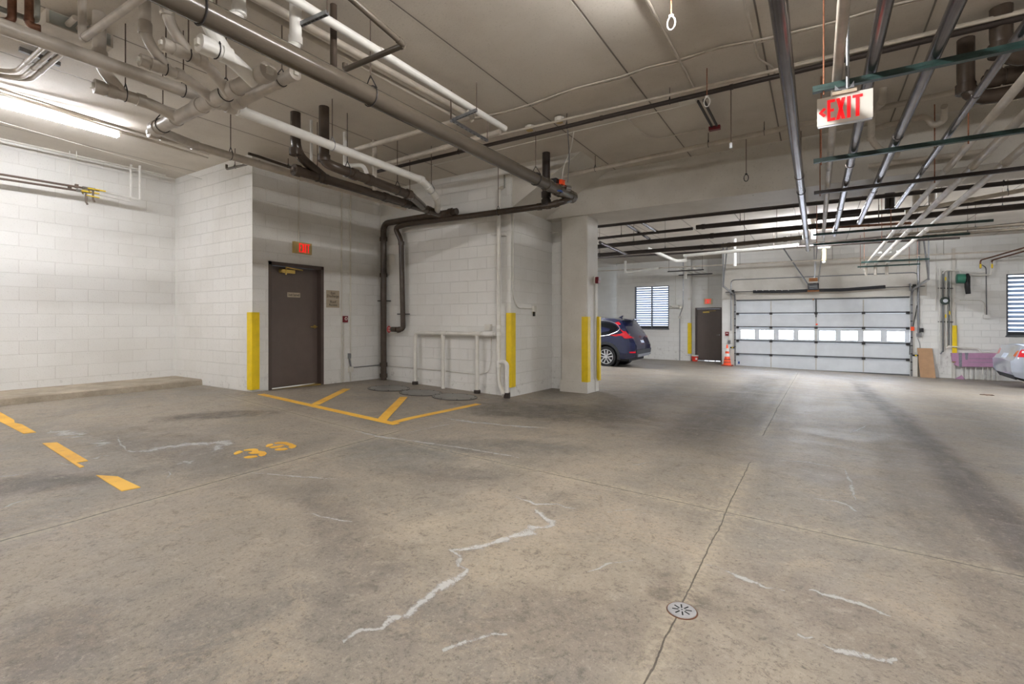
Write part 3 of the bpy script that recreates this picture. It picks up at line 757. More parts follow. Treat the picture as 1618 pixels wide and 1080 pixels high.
# ceiling conduit bundle beside left light: two trays along A
for i, (x1, y1, x2, y2) in enumerate(((0, 140, 232, 213), (0, 146, 232, 219), (0, 152, 215, 216))):
    a, b = PA(x1, y1, x2, y2, 2.60)
    pipe_run('conduit', 'thin ceiling conduit beside the left light, %s of three' % ('upper', 'middle', 'lower')[i], 'conduit', [ext(b, a, 1.5), ext(a, b, .8)], .011, 'cream', seg=8)
for i, (x1, y1, x2, y2) in enumerate(((0, 192, 285, 275), (0, 219, 262, 277),)):
    a, b = PA(x1, y1, x2, y2, 2.62 if i == 0 else 2.58)
    if i == 0: b = V((b.x, YA-.01, b.z))
    else: b = V((b.x, min(b.y, YA-.1), b.z))
    pipe_run('conduit', ('hairline conduit on the ceiling between the light and the left wall', 'white conduit along the top of the left block wall')[i], 'conduit', [ext(b, a, 2), b], (.004, .014)[i], 'wallpipe', seg=8)

# left wall dark pipes with yellow valves
def lw(px, py, off): return onX(px, py, XL+off)
for i, (A_, B_, end, off) in enumerate((((0, 275), (157, 301), (221, 316), .34), ((0, 282), (143, 304), (207, 318), .28))):
    a, b, c = lw(*A_, off), lw(*B_, off), lw(*end, off)
    g = thing('gas_line', ('upper', 'lower')[i]+' of two wall pipes with yellow valve handles on the left wall', 'pipe', a, 0)
    MB().tube([ext(b, a, 2.0), b], .016, 10).build('pipe', M['rod'], g)
    MB().tube([b, c, V((c.x, c.y, CZ))] , .020 if 0 else .018, 10, fil=.03).build('white_pipe', M['white'], g)
    vb = lw((140, 130)[i], (298, 302)[i], off); mb = MB(); d = unit(b-a)
    mb.tube([vb-d*.08, vb+d*.08], .026, 12); mb.tube([vb, vb+V((.03, 0, -.05))], .012, 8)
    vv = mb.build('valve', M['chrome'], g)
    MB().beam(vb+V((.04, 0, 0))-d*.02, vb+V((.045, 0, -.005))+d*.2, .03, .014).build('valve_handle', M['yellow'], vv, smooth=False)
    k = lw((147, 136)[i], (302, 306)[i], off); MB().tube([k, k+V((0, 0, -.13)), k+V((0, .02, -.17))], .014, 8).build('drain_cock', M['rod'], g)
    r_ = lw((121, 110)[i], (295, 298)[i], off); MB().tube([r_, V((r_.x, r_.y, CZ))], .006, 6).build('hanging_rod', M['white'], g)
    MB().cbox(r_+V((0, 0, .01)), (.04, .04, .06)).build('clamp', M['rod'], g, smooth=False)
    if i == 0:
        k2 = lw(140, 309, off); MB().beam(k2+V((.02, -.03, 0)), k2+V((.02, .13, -.01)), .025, .012).build('valve_handle', M['yellow'], vv, smooth=False)
# small sprinkler stub over the alcove wall
a, b = onY(358, 267, 4.0), onY(392, 259, 4.0)
pipe_run('sprinkler_stub', 'small brown sprinkler pipe with upright head above the alcove corner', 'sprinkler', [a+V((0, 0, .07)), a, b, ext(a, b, .3)], .018, 'brown', fil=.03, hangers=[(1, .4)])
a, b = onX(408, 247, XD+.25), onX(470, 268, XD+.25)
pipe_run('conduit', 'dark brown pipe high on the brown door wall behind the soil pipes', 'conduit', [a+V((0, -.15, 0)), a, ext(a, b, 1.0)], .022, 'dkbrown', fil=.05, hangers=[(1, .3)])

# white pipe A-direction top centre and its cream siblings
a, b = PA(474, 5, 798, 203, 2.38)
pipe_run('vent_pipe', 'bright white pipe under the ceiling right of the large brown main', 'pipe', [ext(b, a, 3), a, b], .036, 'white', hangers=[], joints=[(1, .28)])
for i, (x1, y1, x2, y2, r_) in enumerate(((430, 10, 738, 180, .034), (405, 12, 720, 185, .026))):
    a, b = PA(x1, y1, x2, y2, 2.52)
    pipe_run('vent_pipe', ('thicker', 'thinner')[i]+' cream pipe tight to the ceiling left of the bright white pipe', 'pipe', [ext(b, a, 3), a, b, b+V((0, .1, -.05))], r_, 'cream', fil=.05)
# cream pipes along B
a, b = PB(560, 238, 748, 184, 2.40)
pipe_run('cream_pipe', 'upper cream pipe crossing behind the large main near the ceiling', 'pipe', [onY(556, 238, a.y), b, b+V((.02, -.12, 0))], .034, 'cream', joints=[(0, .2), (0, .7)], fil=.05)
a, b = PB(596, 263, 790, 208, 2.44)
pipe_run('cream_pipe', 'lower cream pipe with couplings crossing behind the large main', 'pipe', [onY(590, 265, a.y), b], .036, 'cream', joints=[(0, .35), (0, .6)])
# verticals linking them
for px1, y1, y2, lab in ((546, 209, 280, 'short white pipe hanging beside the right black drop'), (592, 222, 300, 'cream vertical stub pipe between the cream pipes and soil mains'), (492, 190, 262, 'thin white vertical pipe between the two black drops')):
    q = onZ(px1, y1, CZ); e2 = onX(px1, y2, q.x)
    pipe_run('drop_pipe', lab, 'pipe', [V((q.x, q.y, CZ)), e2], .034 if px1 != 492 else .018, 'cream' if px1 == 592 else 'white', joints=[(0, .95)] if px1 != 492 else [])
q = onZ(548, 262, 2.2); pipe_run('trap_pipe', 'white curved trap pipe dropping into the right soil main', 'pipe', [q, q+V((.25, .1, 0)), q+V((.3, .14, -.25))], .03, 'white', fil=.1)
# struts holding the cream pipes
for (p, q, z, lab) in (((712, 191), (753, 174), 2.33, 'perforated strut channel under the ends of the cream pipes'), ((713, 189), (770, 222), 2.3, 'long perforated strut channel running along the ceiling pipes'), ((461, 45), (517, 20), 2.3, 'perforated strut channel hanging beneath the white pipe at the top')):
    a = onZ(*p, z); b = onZ(*q, z)
    g = thing('strut_channel', lab, 'strut', a); MB().beam(a, b, .03, .03).build('channel', M['galv'], g, smooth=False)
    for k in (a, b): MB().tube([k, up(k)], .005, 6).build('hanging_rod', M['rod'], g)
    mb = MB(); n = 9
    for i in range(n):
        c = lerp(a, b, (i+.5)/n); d = unit(b-a); mb.beam(c-d*.018+V((0, 0, -.0158)), c+d*.018+V((0, 0, -.0158)), .011, .002)
    mb.build('slots', M['black'], g, smooth=False)
# sprinkler loop top centre
z_ = 2.2
k1 = onZ(605, 42, z_); k2 = onX(638, 71, k1.x); k3 = onY(545, 110, k2.y); k0 = ext(k2, k1, 3.0)
pipe_run('sprinkler_line', 'brown sprinkler pipe turning a corner at the top centre of the ceiling', 'pipe', [k0, k2, k3, V((k3.x, k3.y, z_+.02))], .023, 'brown', fil=.03, joints=[(0, .985), (1, .03)], hangers=[(0, .8)], rm='galv')
q = onZ(527, 72, z_+.1); pipe_run('sprinkler_drop', 'short dark vertical pipe beside the large main at the top centre', 'pipe', [V((q.x, q.y, CZ)), V((q.x, q.y, 2.05))], .028, 'dkbrown')
# brown sprinkler main across (B) and conduits beside
a, b = PB(600, 270, 1225, 121, 2.47)
sp0 = ext(b, a, .1); sp1 = ext(a, b, 9)
pipe_run('sprinkler_line', 'long thin dark brown sprinkler pipe crossing the whole ceiling towards the exit sign', 'pipe', [sp0, b, sp1], .026, 'iron', hangers=[(0, .3), (0, .6), (0, .82)], joints=[(0, .68), (0, .93)])
a, b = PB(640, 248, 1220, 112, 2.585)
pipe_run('conduit', 'cream conduit running above the long sprinkler pipe', 'conduit', [a, ext(a, b, 8)], .016, 'cream', seg=10)
a, b = PB(680, 262, 1130, 155, 2.60)
pipe_run('conduit', 'hairline white conduit below the long sprinkler pipe', 'conduit', [a, b], .006, 'wallpipe', seg=8)
# wavy cable bundle across the ceiling
base = [(700, 196), (760, 186), (800, 177), (850, 163), (905, 141), (985, 122), (1020, 108), (1075, 96), (1140, 74), (1200, 65), (1310, 38), (1400, 12), (1500, -12)]
for k, lab in ((0, 'upper'), (1, 'lower')):
    pts = [onZ(x, y+k*3-1.5+(1 if i % 2 else -1)*(1 if k else -.6), 2.615) for i, (x, y) in enumerate(base)]
    pipe_run('ceiling_cable', lab+' of two wavy white cables stapled across the bare ceiling', 'cable', pts, .0085, 'cream', fil=.12, seg=8, part='cable')
# A conduits over the drive
for (x1, y1, x2, y2, r_, lab) in ((1024, 2, 1098, 142, .013, 'silver conduit running from the overhead light glow towards the beam'), (1176, 2, 1192, 66, .011, 'cream conduit at the ceiling left of the large steel conduit'),):
    a, b = PA(x1, y1, x2, y2, 2.61)
    pipe_run('conduit', lab, 'conduit', [ext(b, a, .6), b], r_, 'cream', seg=10)
a = onZ(1192, 66, 2.61); pts = [a, onZ(1198, 93, 2.61), onZ(1221, 106, 2.61), onZ(1224, 118, 2.58)]
pipe_run('conduit', 'cream conduit kinked towards the large steel conduit', 'conduit', pts, .011, 'cream', fil=.05, seg=8)
# wire from junction boxes
for i, (x1, y1) in enumerate(((837, 203), (884, 190))):
    q = onZ(x1, y1, 2.58); g = thing('ceiling_box', ('left', 'right')[i]+' of two small octagonal boxes above the long sprinkler pipe', 'box', q)
    MB().lathe([(.06, 0), (.065, .005), (.065, .05), (.05, .06)], V((q.x, q.y, 2.56)), (0, 0, 1), 8).build('box', M['offwhite'], g, smooth=False)
    MB().lathe([(.05, 0), (.05, .004)], V((q.x, q.y, 2.554)), (0, 0, 1), 8).build('cover', M['tan'], g, smooth=False)
pts = [onZ(x, y, 2.61) for x, y in ((985, 183), (1003, 198), (1020, 215), (1040, 220), (1072, 212), (1115, 203))]
pipe_run('ceiling_cable', 'grey cable looping over the ceiling between sprinkler pipe and beam', 'cable', pts, .008, 'cream', fil=.2, seg=8, part='cable')
q1, q2 = onZ(1103, 160, 2.55), onZ(1125, 200, 2.55)
g = thing('alarm_bracket', 'twin-rail ceiling bracket ending in a small dark red box', 'bracket', q1)
mb = MB(); mb.beam(q1, q2, .02, .03); mb.beam(q1+V((.06, 0, 0)), q2+V((.06, 0, 0)), .02, .03); mb.build('rail', M['dkmetal'], g, smooth=False)
MB().cbox(q2+V((.03, .02, -.02)), (.14, .06, .05)).build('red_box', M['dkred'], g, smooth=False)
MB().cbox(q1+V((-.12, 0, .03)), (.18, .1, .04)).build('mounting_plate', M['offwhite'], g, smooth=False)
# cream pipe along the beam/ceiling corner
a, b = PB(900, 268, 1400, 183, 2.36)
a = V((-3.9, 7.55, 2.30)); b = V((1.2, 7.55, 2.36))
a = onY(820, 291, 7.2); b = onY(1218, 207, 7.2)
pipe_run('cream_pipe', 'long cream pipe following the top of the concrete beam', 'pipe', [onY(788, 480, YP-.08), onY(788, 297, YP-.08), a+V((0, .08, 0)), b, ext(a, b, 8)], .034, 'cream', fil=.1, hangers=[(2, .36), (2, .8), (2, .98)], joints=[(0, .03)])

# hanging straps (rod + loop)
def strap(label, top, bot, kind='loop', zt=CZ, dz=0, Y=None, m='galv', rodm='rust'):
    t = onZ(top[0], top[1], zt) if Y is None else onY(top[0], top[1], Y)
    b = onX(bot[0], bot[1], t.x) if abs(ray(bot[0])[0]) > .12 else onY(bot[0], bot[1], t.y)
    b = V((t.x, t.y, b.z))
    g = thing('pipe_hanger', label, 'hanger', V((t.x, t.y, t.z)))
    MB().tube([V((t.x, t.y, CZ)), V((b.x, b.y, b.z+.06))], .0055, 6).build('rod', M[rodm], g)
    mb = MB(); pts = []
    for k in range(13):
        an = PI*2*k/12; rx, rz = .035, .055
        pts.append(V((b.x+rx*math.sin(an)*(1 if math.cos(an) < 0.5 else .7), b.y, b.z+rz*math.cos(an))))
    mb.tube(pts, .006, 6, cap=False); mb.cbox(V((b.x, b.y, b.z+.06)), (.03, .02, .02))
    mb.build('loop', M[m], g)
def strapd(label, px, d, ybot, m='galv', rodm='rust'):
    a, b_ = ray(px); x, y = a*d, b_*d; z = (HZ-ybot)*d/F
    g = thing('pipe_hanger', label, 'hanger', V((x, y, CZ)))
    MB().tube([V((x, y, CZ)), V((x, y, z+.05))], .0055, 6).build('rod', M[rodm], g)
    mb = MB(); mb.tube([V((x+.03*math.sin(2*PI*k/12), y, z+.05*math.cos(2*PI*k/12))) for k in range(13)], .006, 6, cap=False); mb.cbox(V((x, y, z+.055)), (.03, .02, .02))
    mb.build('loop', M[m], g)
strapd('empty silver hanger loop on a copper rod near the overhead light glow', 1060.5, 3.7, 37, 'white')
strapd('empty white hanger loop on a thin rod before the long sprinkler pipe', 1117, 5.05, 161, 'white')
strapd('empty wire hanger loop in front of the concrete beam, higher of two', 1179, 7.0, 281, 'dkmetal', 'rod')
strapd('empty wire hanger loop in front of the concrete beam, lower of two', 1190, 7.4, 303, 'dkmetal', 'rod')
# three hanging rods with a clip
q = onZ(1155, 142, CZ); g = thing('hanging_rod', 'thin rod with a small clip hanging before the beam', 'rod', q)
MB().tube([q, V((q.x, q.y, onX(1155, 232, q.x).z if abs(q.x) > .2 else 1.6))], .0055, 6).build('rod', M['rod'], g)
q = V((q.x, q.y, (HZ-230)*5.53/F)); MB().cbox(q, (.03, .02, .06)).build('clip', M['galv'], g, smooth=False)

# ---- steel conduit rack over the drive
def conduit(label, x1, y1, x2, y2, z, r, m='emt', yend=None, j=()):
    a, b = PA(x1, y1, x2, y2, z)
    s_ = ext(b, a, 4.5)
    return pipe_run('conduit', label, 'conduit', [s_, a, b], r, m, joints=[(1, t) for t in j], jr=1.1, jl=.06, seg=16)
RZ = 1.80
a = V((-.185, -2, RZ)); b = V((-.165, 14.4, RZ))
pipe_run('steel_conduit', 'thickest polished steel conduit running alone over the drive towards the garage door', 'conduit', [a, b], .049, 'emt', joints=[(0, .55), (0, .86), (0, .998)], hangers=[(0, .6)], jr=1.1, jl=.07, hm='dkmetal')
rack = [('pale painted conduit directly above the hanging exit sign', .135, 12.3, .032, 'cream'), ('steel conduit just right of the hanging exit sign', .335, 12.2, .041, 'emt'), ('second steel conduit right of the hanging exit sign', .68, 10.9, .041, 'emt'), ('thin steel conduit rightmost of the bare steel ones', 1.085, 9.7, .03, 'emt')]
for lab, X, ye, r_, m in rack:
    pipe_run('steel_conduit', lab, 'conduit', [V((X, -2, RZ)), V((X, ye, RZ))], r_, m, joints=[(0, .62), (0, .8)], jr=1.12, jl=.06, seg=16)
for lab, X, y0, r_ in (('leftmost of three cream pipes carried on the green struts at the right', 1.33, 3.0, .035), ('middle of three cream pipes carried on the green struts at the right', 1.56, 3.0, .04), ('rightmost of three cream pipes carried on the green struts at the right', 1.84, 3.0, .042)):
    pipe_run('cream_pipe', lab, 'pipe', [V((X, y0, RZ+.03)), V((X, 18.6, RZ-.05)), V((X, 18.6, RZ-.4))], r_, 'cream', joints=[(0, .3), (0, .6)], fil=.1)
struts = [(4.28, -.02, 4.2, 'green', RZ-.07, 'green strut channel nearest the viewer, carrying the exit sign'), (6.2, -.02, 4.2, 'green', RZ-.07, 'green strut channel just before the beam'), (7.74, -.02, 6.5, 'iron', RZ-.07, 'dark brown strut channel under the near edge of the beam'),
          (11.5, -.05, 2.6, 'green', RZ-.07, 'dark green strut beyond the beam, nearer of two'), (13.0, -.05, 2.6, 'green', RZ-.07, 'dark green strut beyond the beam, further of two'),
          (17.0, 1.1, 2.6, 'green', RZ-.14, 'short green strut over the garage door, nearer of two'), (18.4, 1.1, 2.6, 'green', RZ-.14, 'short green strut over the garage door, further of two')]
for Y, x0, x1, m, z, lab in struts:
    g = thing('strut_channel', lab, 'strut', (x0, Y, z))
    mb = MB()
    mb.box((x0, Y-.022, z-.022), (x1, Y-.018, z+.022)); mb.box((x0, Y+.018, z-.022), (x1, Y+.022, z+.022)); mb.box((x0, Y-.018, z-.022), (x1, Y+.018, z-.018))
    mb.box((x0, Y-.019, z+.018), (x1, Y-.009, z+.022)); mb.box((x0, Y+.009, z+.018), (x1, Y+.019, z+.022)); mb.box((x0, Y-.024, z-.004), (x1, Y-.022, z+.004))
    mb.build('channel', M[m], g, smooth=False)
    for xx in (x0+.07, min(x0+1.25, x1-.2)):
        top = 1.92 if 8.12 < Y < 9.16 else CZ
        MB().tube([V((xx, Y, z-.05)), V((xx, Y, top))], .006, 6).build('hanging_rod', M['rust'], g)

# ---- hanging exit sign
Ys = 4.13
s0 = onY(1291, 157, Ys); s1 = onY(1379.5, 139, Ys); sb = onY(1294, 200, Ys)
zt, zb_ = s0.z, sb.z
g = thing('exit_sign', 'white hanging exit sign with red letters and left arrow under the green strut', 'sign', ((s0.x+s1.x)/2, Ys, zt))
MB().box((s0.x, Ys, zb_), (s1.x, Ys+.022, zt)).build('panel', M['offwhite'], g, smooth=False)
MB().box((s0.x+.005, Ys+.003, zb_-.012), (s1.x-.005, Ys+.02, zb_)).build('bottom_lens', M['clear'], g, smooth=False)
W_, H_ = s1.x-s0.x, zt-zb_
exit_letters((s0.x+W_*.19, Ys-.001, zb_+H_*.13), (1, 0, 0), (0, 0, 1), (0, -1, 0), H_*.75, W_*.655, W_*.058).build('lettering', M['redlet'], g, smooth=False)
ch = MB(); zc = zb_+H_*.47
for sg in (1, -1): ch.prism([V((s0.x+W_*.03, Ys, zc)), V((s0.x+W_*.125, Ys, zc+sg*.034)), V((s0.x+W_*.17, Ys, zc+sg*.022)), V((s0.x+W_*.10, Ys, zc))], (0, -.003, 0))
ch.build('arrow', M['redlet'], g, smooth=False)
MB().box((s0.x+W_*.28, Ys-.015, zt), (s0.x+W_*.72, Ys+.04, zt+.022)).build('canopy', M['signtan'], g, smooth=False)
mb = MB(); mb.box((s0.x+W_*.33, Ys-.012, zt+.03), (s0.x+W_*.67, Ys+.1, zt+.035)); mb.prism([V((s0.x+W_*.33, Ys-.01, zt+.03)), V((s0.x+W_*.42, Ys-.01, zt+.03)), V((s0.x+W_*.33, Ys-.01, zt+.07))], (0, .09, 0)); mb.prism([V((s0.x+W_*.67, Ys-.01, zt+.03)), V((s0.x+W_*.58, Ys-.01, zt+.03)), V((s0.x+W_*.67, Ys-.01, zt+.075))], (0, .09, 0))
mb.box((s0.x+W_*.45, Ys-.01, zt+.02), (s0.x+W_*.55, Ys+.03, zt+.032)); mb.build('bracket', M['galv'], g, smooth=False)
cc = s0.x+W_*.56
MB().tube([V((cc, Ys+.03, zt+.03)), V((cc, Ys+.03, CZ))], .012, 10).build('supply_conduit', M['galv'], g)

# ---- dark pipes at the upper right by the ceiling
def dropR(label, px, py, py2, r_, pts2):
    q = onZ(px, py, CZ); z2 = (HZ-py2)*(CZ*F/(HZ-py))/F
    pts = [V((q.x, q.y, CZ)), V((q.x, q.y, z2))]+[V((q.x+dx, q.y+dy, z2+dz)) for dx, dy, dz in pts2]
    return pipe_run('soil_pipe', label, 'pipe', pts, r_, 'dkbrown', fil=.2, joints=[(0, .8), (1, .3), (1, .6)], jr=1.15)
dropR('dark brown soil drop at the upper right, further of two', 1526, 62, 160, .066, [(2.5, 0, .02)])
dropR('dark brown soil drop at the upper right edge, nearer of two', 1582, 12, 95, .075, [(1.6, .35, -.02)])
q = onZ(1560, 125, 2.2)
pipe_run('soil_stub', 'short dark brown capped soil pipe between the two upper right drops', 'pipe', [q, q+V((1.6, .05, .02))], .07, 'dkbrown', caps=(0,), joints=[(0, .1)])
a, b = PB(1240, 108, 1618, 20, 2.56); pipe_run('cream_pipe', 'cream pipe along the ceiling behind the steel conduits', 'pipe', [a, ext(a, b, 4)], .03, 'cream', joints=[(0, .45)])
# white trap piping on the beam
Yb = 8.0
tr = [onY(1395, 145, 6.9), onY(1395, 160, 6.9), onY(1378, 178, 7.3), onY(1376, 222, 7.6), onY(1395, 240, 7.7), onY(1420, 245, 7.75)]
pipe_run('white_trap', 'cream trap pipe dropping down in front of the beam right of the exit sign', 'pipe', [V((tr[0].x, tr[0].y, CZ))]+tr, .038, 'cream', fil=.1, joints=[(2, .1), (3, .9)])
tr = [onY(1372, 205, 7.7), onY(1465, 183, 7.7), onY(1475, 200, 7.7), onY(1492, 190, 7.7), onY(1492, 168, 7.4)]
pipe_run('white_trap', 'cream horizontal trap pipe across the beam face with a U bend', 'pipe', tr, .034, 'cream', fil=.1, joints=[(0, .3), (0, .9)])
tr = [onY(1372, 262, 7.95), onY(1560, 238, 7.95)]
pipe_run('cream_pipe', 'short cream pipe low on the beam face below the trap piping', 'pipe', tr, .03, 'cream', joints=[(0, .2)])

# ---- far section overhead pipes
def farB(label, x1, y1, x2, y2, Y, r_, m, hang=(.3, .7), j=(.2, .8), name='dark_pipe', e1=0, e2=0):
    a, b = onY(x1, y1, Y), onY(x2, y2, Y)
    b.z = lerp(a.z, b.z, 1)
    pts = [ext(b, a, e1) if e1 else a, ext(a, b, e2) if e2 else b]
    return pipe_run(name, label, 'pipe', pts, r_, m, hangers=[(0, t) for t in hang], joints=[(0, t) for t in j], seg=10)
farB('dark pipe running along the far lower edge of the concrete beam', 930, 359, 1290, 321, 9.45, .035, 'iron', e1=2.5, e2=6)
farB('dark sprinkler pipe beyond the beam, uppermost thin one at the left', 930, 378, 1095, 361, 11.2, .035, 'iron', e1=3)
farB('thick black pipe beyond the beam running from the column to the right', 960, 388, 1266, 359, 11.9, .058, 'iron', j=(.05, .45, .9), e1=3, e2=5)
farB('black pipe offset above the thick one beyond the beam', 1100, 359, 1266, 343, 11.6, .055, 'iron', j=(.05,), e2=1)
farB('lower black pipe beyond the beam ending near the steel conduit', 980, 400, 1140, 388, 13.0, .055, 'iron', j=(.08, .9), e1=2)
farB('dark brown pipe continuing towards the steel conduit', 1140, 388, 1268, 375, 13.0, .055, 'brown', j=(.1, .8))
farB('thin dark pipe far beyond, level across the bay', 946, 407, 1290, 388, 16.0, .03, 'iron', e1=4, e2=3)
farB('thin dark pipe slightly above the far white line', 1130, 400, 1618, 352, 17.0, .03, 'iron', j=())
farB('white pvc pipe bending down beside the steel conduit end', 1080, 404, 1262, 387, 15.4, .05, 'white', j=(.5,), hang=(.8,), name='white_pipe')
farB('black pipe beyond the beam right of the steel conduits', 1290, 345, 1618, 313, 12.2, .045, 'iron', e2=3)
farB('brown cream-painted pipe beyond the beam at the right', 1430, 335, 1618, 300, 11.4, .04, 'cream', e2=3)
farB('pair of brown pipes at the right, upper one', 1400, 372, 1618, 354, 15.0, .035, 'brown', e2=3)
farB('pair of brown pipes at the right, lower one', 1385, 379, 1618, 361, 15.0, .035, 'brown', e2=3)
farB('cream pipe under the ceiling right of the cream trio', 1440, 343, 1618, 326, 13.4, .05, 'cream', e2=3)
farB('rusty brown pipe with valves behind the steel conduits', 1280, 361, 1440, 352, 13.8, .03, 'copper', j=(.5, .6))
farB('thin white line crossing the whole far wall above the garage door', 946, 428, 1618, 395, 19.6, .025, 'cream', j=(), hang=(.45, .6, .75), name='white_pipe', e1=3, e2=3)
tag(MB().tube([onY(1022, 392, 13.3), onY(1068, 412, 15.4), onY(1084, 411, 15.6)], .05, 12, fil=.1).build('white_pipe', M['wallpipe']), 'sloping white pipe with couplings hanging left of the far exit door', 'pipe')
tag(MB().tube([onY(988, 412, 19.5), onY(988, 431, 19.5), onY(1040, 423, 19.5)], .05, 12, fil=.1).build('white_pipe', M['wallpipe']), 'white bent pipe above the louvred window', 'pipe')
for i, (x1, y1, x2, y2) in enumerate(((987, 352, 1026, 377), (1014, 351, 1040, 367), (948, 383, 990, 402))):
    a, b = onY(x1, y1, 10.0), onZ(x2, y2, onY(x1, y1, 10.0).z)
    tag(MB().tube([a, b], .035, 12).build('steel_stub', M['emt']), ('left of two bright steel stubs crossing beneath the beam', 'right of two bright steel stubs crossing beneath the beam', 'bright steel stub pipe right against the column')[i], 'pipe')
# droppers near the steel conduit ends
for i, (x, y1, y2, Y, m, r_) in enumerate(((1161, 398, 420, 17, 'white', .05), (1083, 405, 440, 20, 'wallpipe', .06), (1402, 303, 330, 11, 'iron', .04), (1410, 303, 330, 11, 'iron', .04), (1447, 300, 330, 12.5, 'cream', .07), (1473, 300, 320, 12.5, 'cream', .07))):
    a, b = onY(x, y1, Y), onY(x, y2, Y)
    tag(MB().tube([V((a.x, Y, CZ)), b], r_, 12).build('drop_pipe', M[m]), ('white pipe stub dropping above the garage door left end', 'white pipe stub dropping in the corner beside the far door', 'black drop pipe beyond the beam, left of the pair', 'black drop pipe beyond the beam, right of the pair', 'cream drop pipe beyond the beam, left of the pair', 'cream drop pipe beyond the beam, right of the pair')[i], 'pipe')

#PART3
# ---------------------------------------------------------------- wall-mounted things (near)
def xwall_conduit(label, pts, X, r_=.009, m='wallpipe', **k):
    return pipe_run('conduit', label, 'conduit', [onX(x, y, X) for x, y in pts], r_, m, seg=8, **k)
def ywall_conduit(label, pts, Y, r_=.009, m='wallpipe', **k):
    return pipe_run('conduit', label, 'conduit', [onY(x, y, Y) for x, y in pts], r_, m, seg=8, **k)
xwall_conduit('thin white conduit rising from the exit sign over the brown door', [(472, 383), (472, 268)], XD+.015, .012, 'offwhite')
def base_y(px, X):
    y = onX(px, 500, X).y; z = zf(X, y); a, b = ray(px); d = X/a; return HZ-z*F/d
xwall_conduit('white conduit left of the fire alarm pull on the door wall', [(540, 300), (540, base_y(540, XD+.015)-1)], XD+.015, .015, 'offwhite', joints=[(0, .35), (0, .8)], jl=.03)
xwall_conduit('white conduit right of the fire alarm pull down to the grey box', [(554, 300), (554, base_y(554, XD+.015)-1)], XD+.015, .015, 'offwhite', joints=[(0, .4)], jl=.03)
xwall_conduit('short white conduit below the fire alarm pull', [(543, 510), (543, base_y(543, XD+.015)-1)], XD+.015, .014, 'offwhite')
# exit sign over door
p0, p1 = onX(461, 381, XD), onX(490, 384, XD); pb_ = onX(461, 399, XD)
g = thing('exit_sign', 'tan exit sign with glowing red letters above the near brown door', 'sign', (XD, (p0.y+p1.y)/2, p0.z))
hgt = p0.z-pb_.z
MB().box((XD, p0.y+.01, p0.z-hgt), (XD+.05, p1.y, p0.z)).build('housing', M['tan'], g, smooth=False)
w = p1.y-p0.y
exit_letters((XD+.051, p0.y+w*.30, p0.z-hgt+hgt*.1), (0, 1, 0), (0, 0, 1), (1, 0, 0), hgt*.78, w*.60, w*.045).build('lettering', M['redlet'], g, smooth=False)
# door sign
Xd = XD-.098
a, b, c = onX(454, 461.5, Xd), onX(474, 463, Xd), onX(454, 469, Xd)
g = thing('door_sign', 'small tan sign reading South Stairwell on the near brown door', 'sign', a)
MB().box((Xd, a.y, c.z), (Xd+.005, b.y, a.z)).build('plate', M['signtan'], g, smooth=False)
text_mesh('lettering', 'South Stairwell', .062, M['ink'], g, (Xd+.006, (a.y+b.y)/2, (a.z+c.z)/2), (0, 1, 0), (0, 0, 1), width=(b.y-a.y)*.88)
a, b, c = onX(515.5, 458, XD), onX(536, 460, XD), onX(516, 485.5, XD)
for lines, lab, z1, z0 in ((('Exit', 'Discharge'), 'upper grey wall sign reading Exit Discharge beside the brown door', a.z, (a.z+c.z)/2+.002), (('Roof', 'Access'), 'lower grey wall sign reading Roof Access beside the brown door', (a.z+c.z)/2-.002, c.z)):
    g = thing('wall_sign', lab, 'sign', (XD, a.y, z1)); MB().box((XD, a.y, z0), (XD+.005, b.y, z1)).build('plate', M['signtan'], g, smooth=False)
    for i, tx in enumerate(lines): text_mesh('lettering', tx, .065, M['ink'], g, (XD+.006, (a.y+b.y)/2, lerp(z1, z0, (.33, .68)[i])), (0, 1, 0), (0, 0, 1))
# fire alarm pull
a = onX(544, 504, XD)
g = thing('alarm_pull', 'red fire alarm pull with white ring beside the near brown door', 'alarm', a)
MB().box((XD, a.y-.045, a.z-.06), (XD+.05, a.y+.045, a.z+.06)).build('body', M['dkred'], g, smooth=False)
MB().ring((XD+.052, a.y, a.z+.01), (1, 0, 0), .025, .008).build('ring', M['white'], g)
a = onX(553, 583, XD)
g = thing('outlet_box', 'grey outlet box with plug low on the door wall beside the corner', 'box', a)
MB().box((XD, a.y-.045, a.z-.055), (XD+.045, a.y+.045, a.z+.055)).build('box', M['offwhite'], g, smooth=False)
q = onX(552, 562, XD+.03); MB().cbox(q, (.04, .045, .1)).build('switch', M['galv'], g, smooth=False); MB().tube([q+V((0, 0, -.04)), a+V((.03, 0, .04))], .016, 8).build('conduit', M['galv'], g)
xwall_conduit('thin grey conduit from the outlet box towards the corner stack', [(558, 580), (582, 578), (601, 576)], XD+.02, .008, 'galv')
# pipe wall
YW_ = YP-.02
ywall_conduit('thin grey conduit along the pipe wall behind the white rail', [(610, 577), (655, 581), (700, 585), (757, 591), (772, 587), (776, 570), (776, 524)], YW_, .009, 'wallpipe', fil=.06)
a = onY(773, 517, YP)
g = thing('outlet_box', 'white square outlet box above the white pipe rail', 'box', a)
MB().box((a.x-.06, YP-.06, a.z-.055), (a.x+.06, YP, a.z+.055)).build('box', M['wallpipe'], g, smooth=False)
MB().lathe([(.035, 0), (.035, .008)], (a.x, YP-.06, a.z), (0, -1, 0), 16).build('cover', M['offwhite'], g)
def fy(px): # floor contact just in front of pipe wall
    x = onY(px, 600, YP-.12).x; return zf(x, YP-.12)
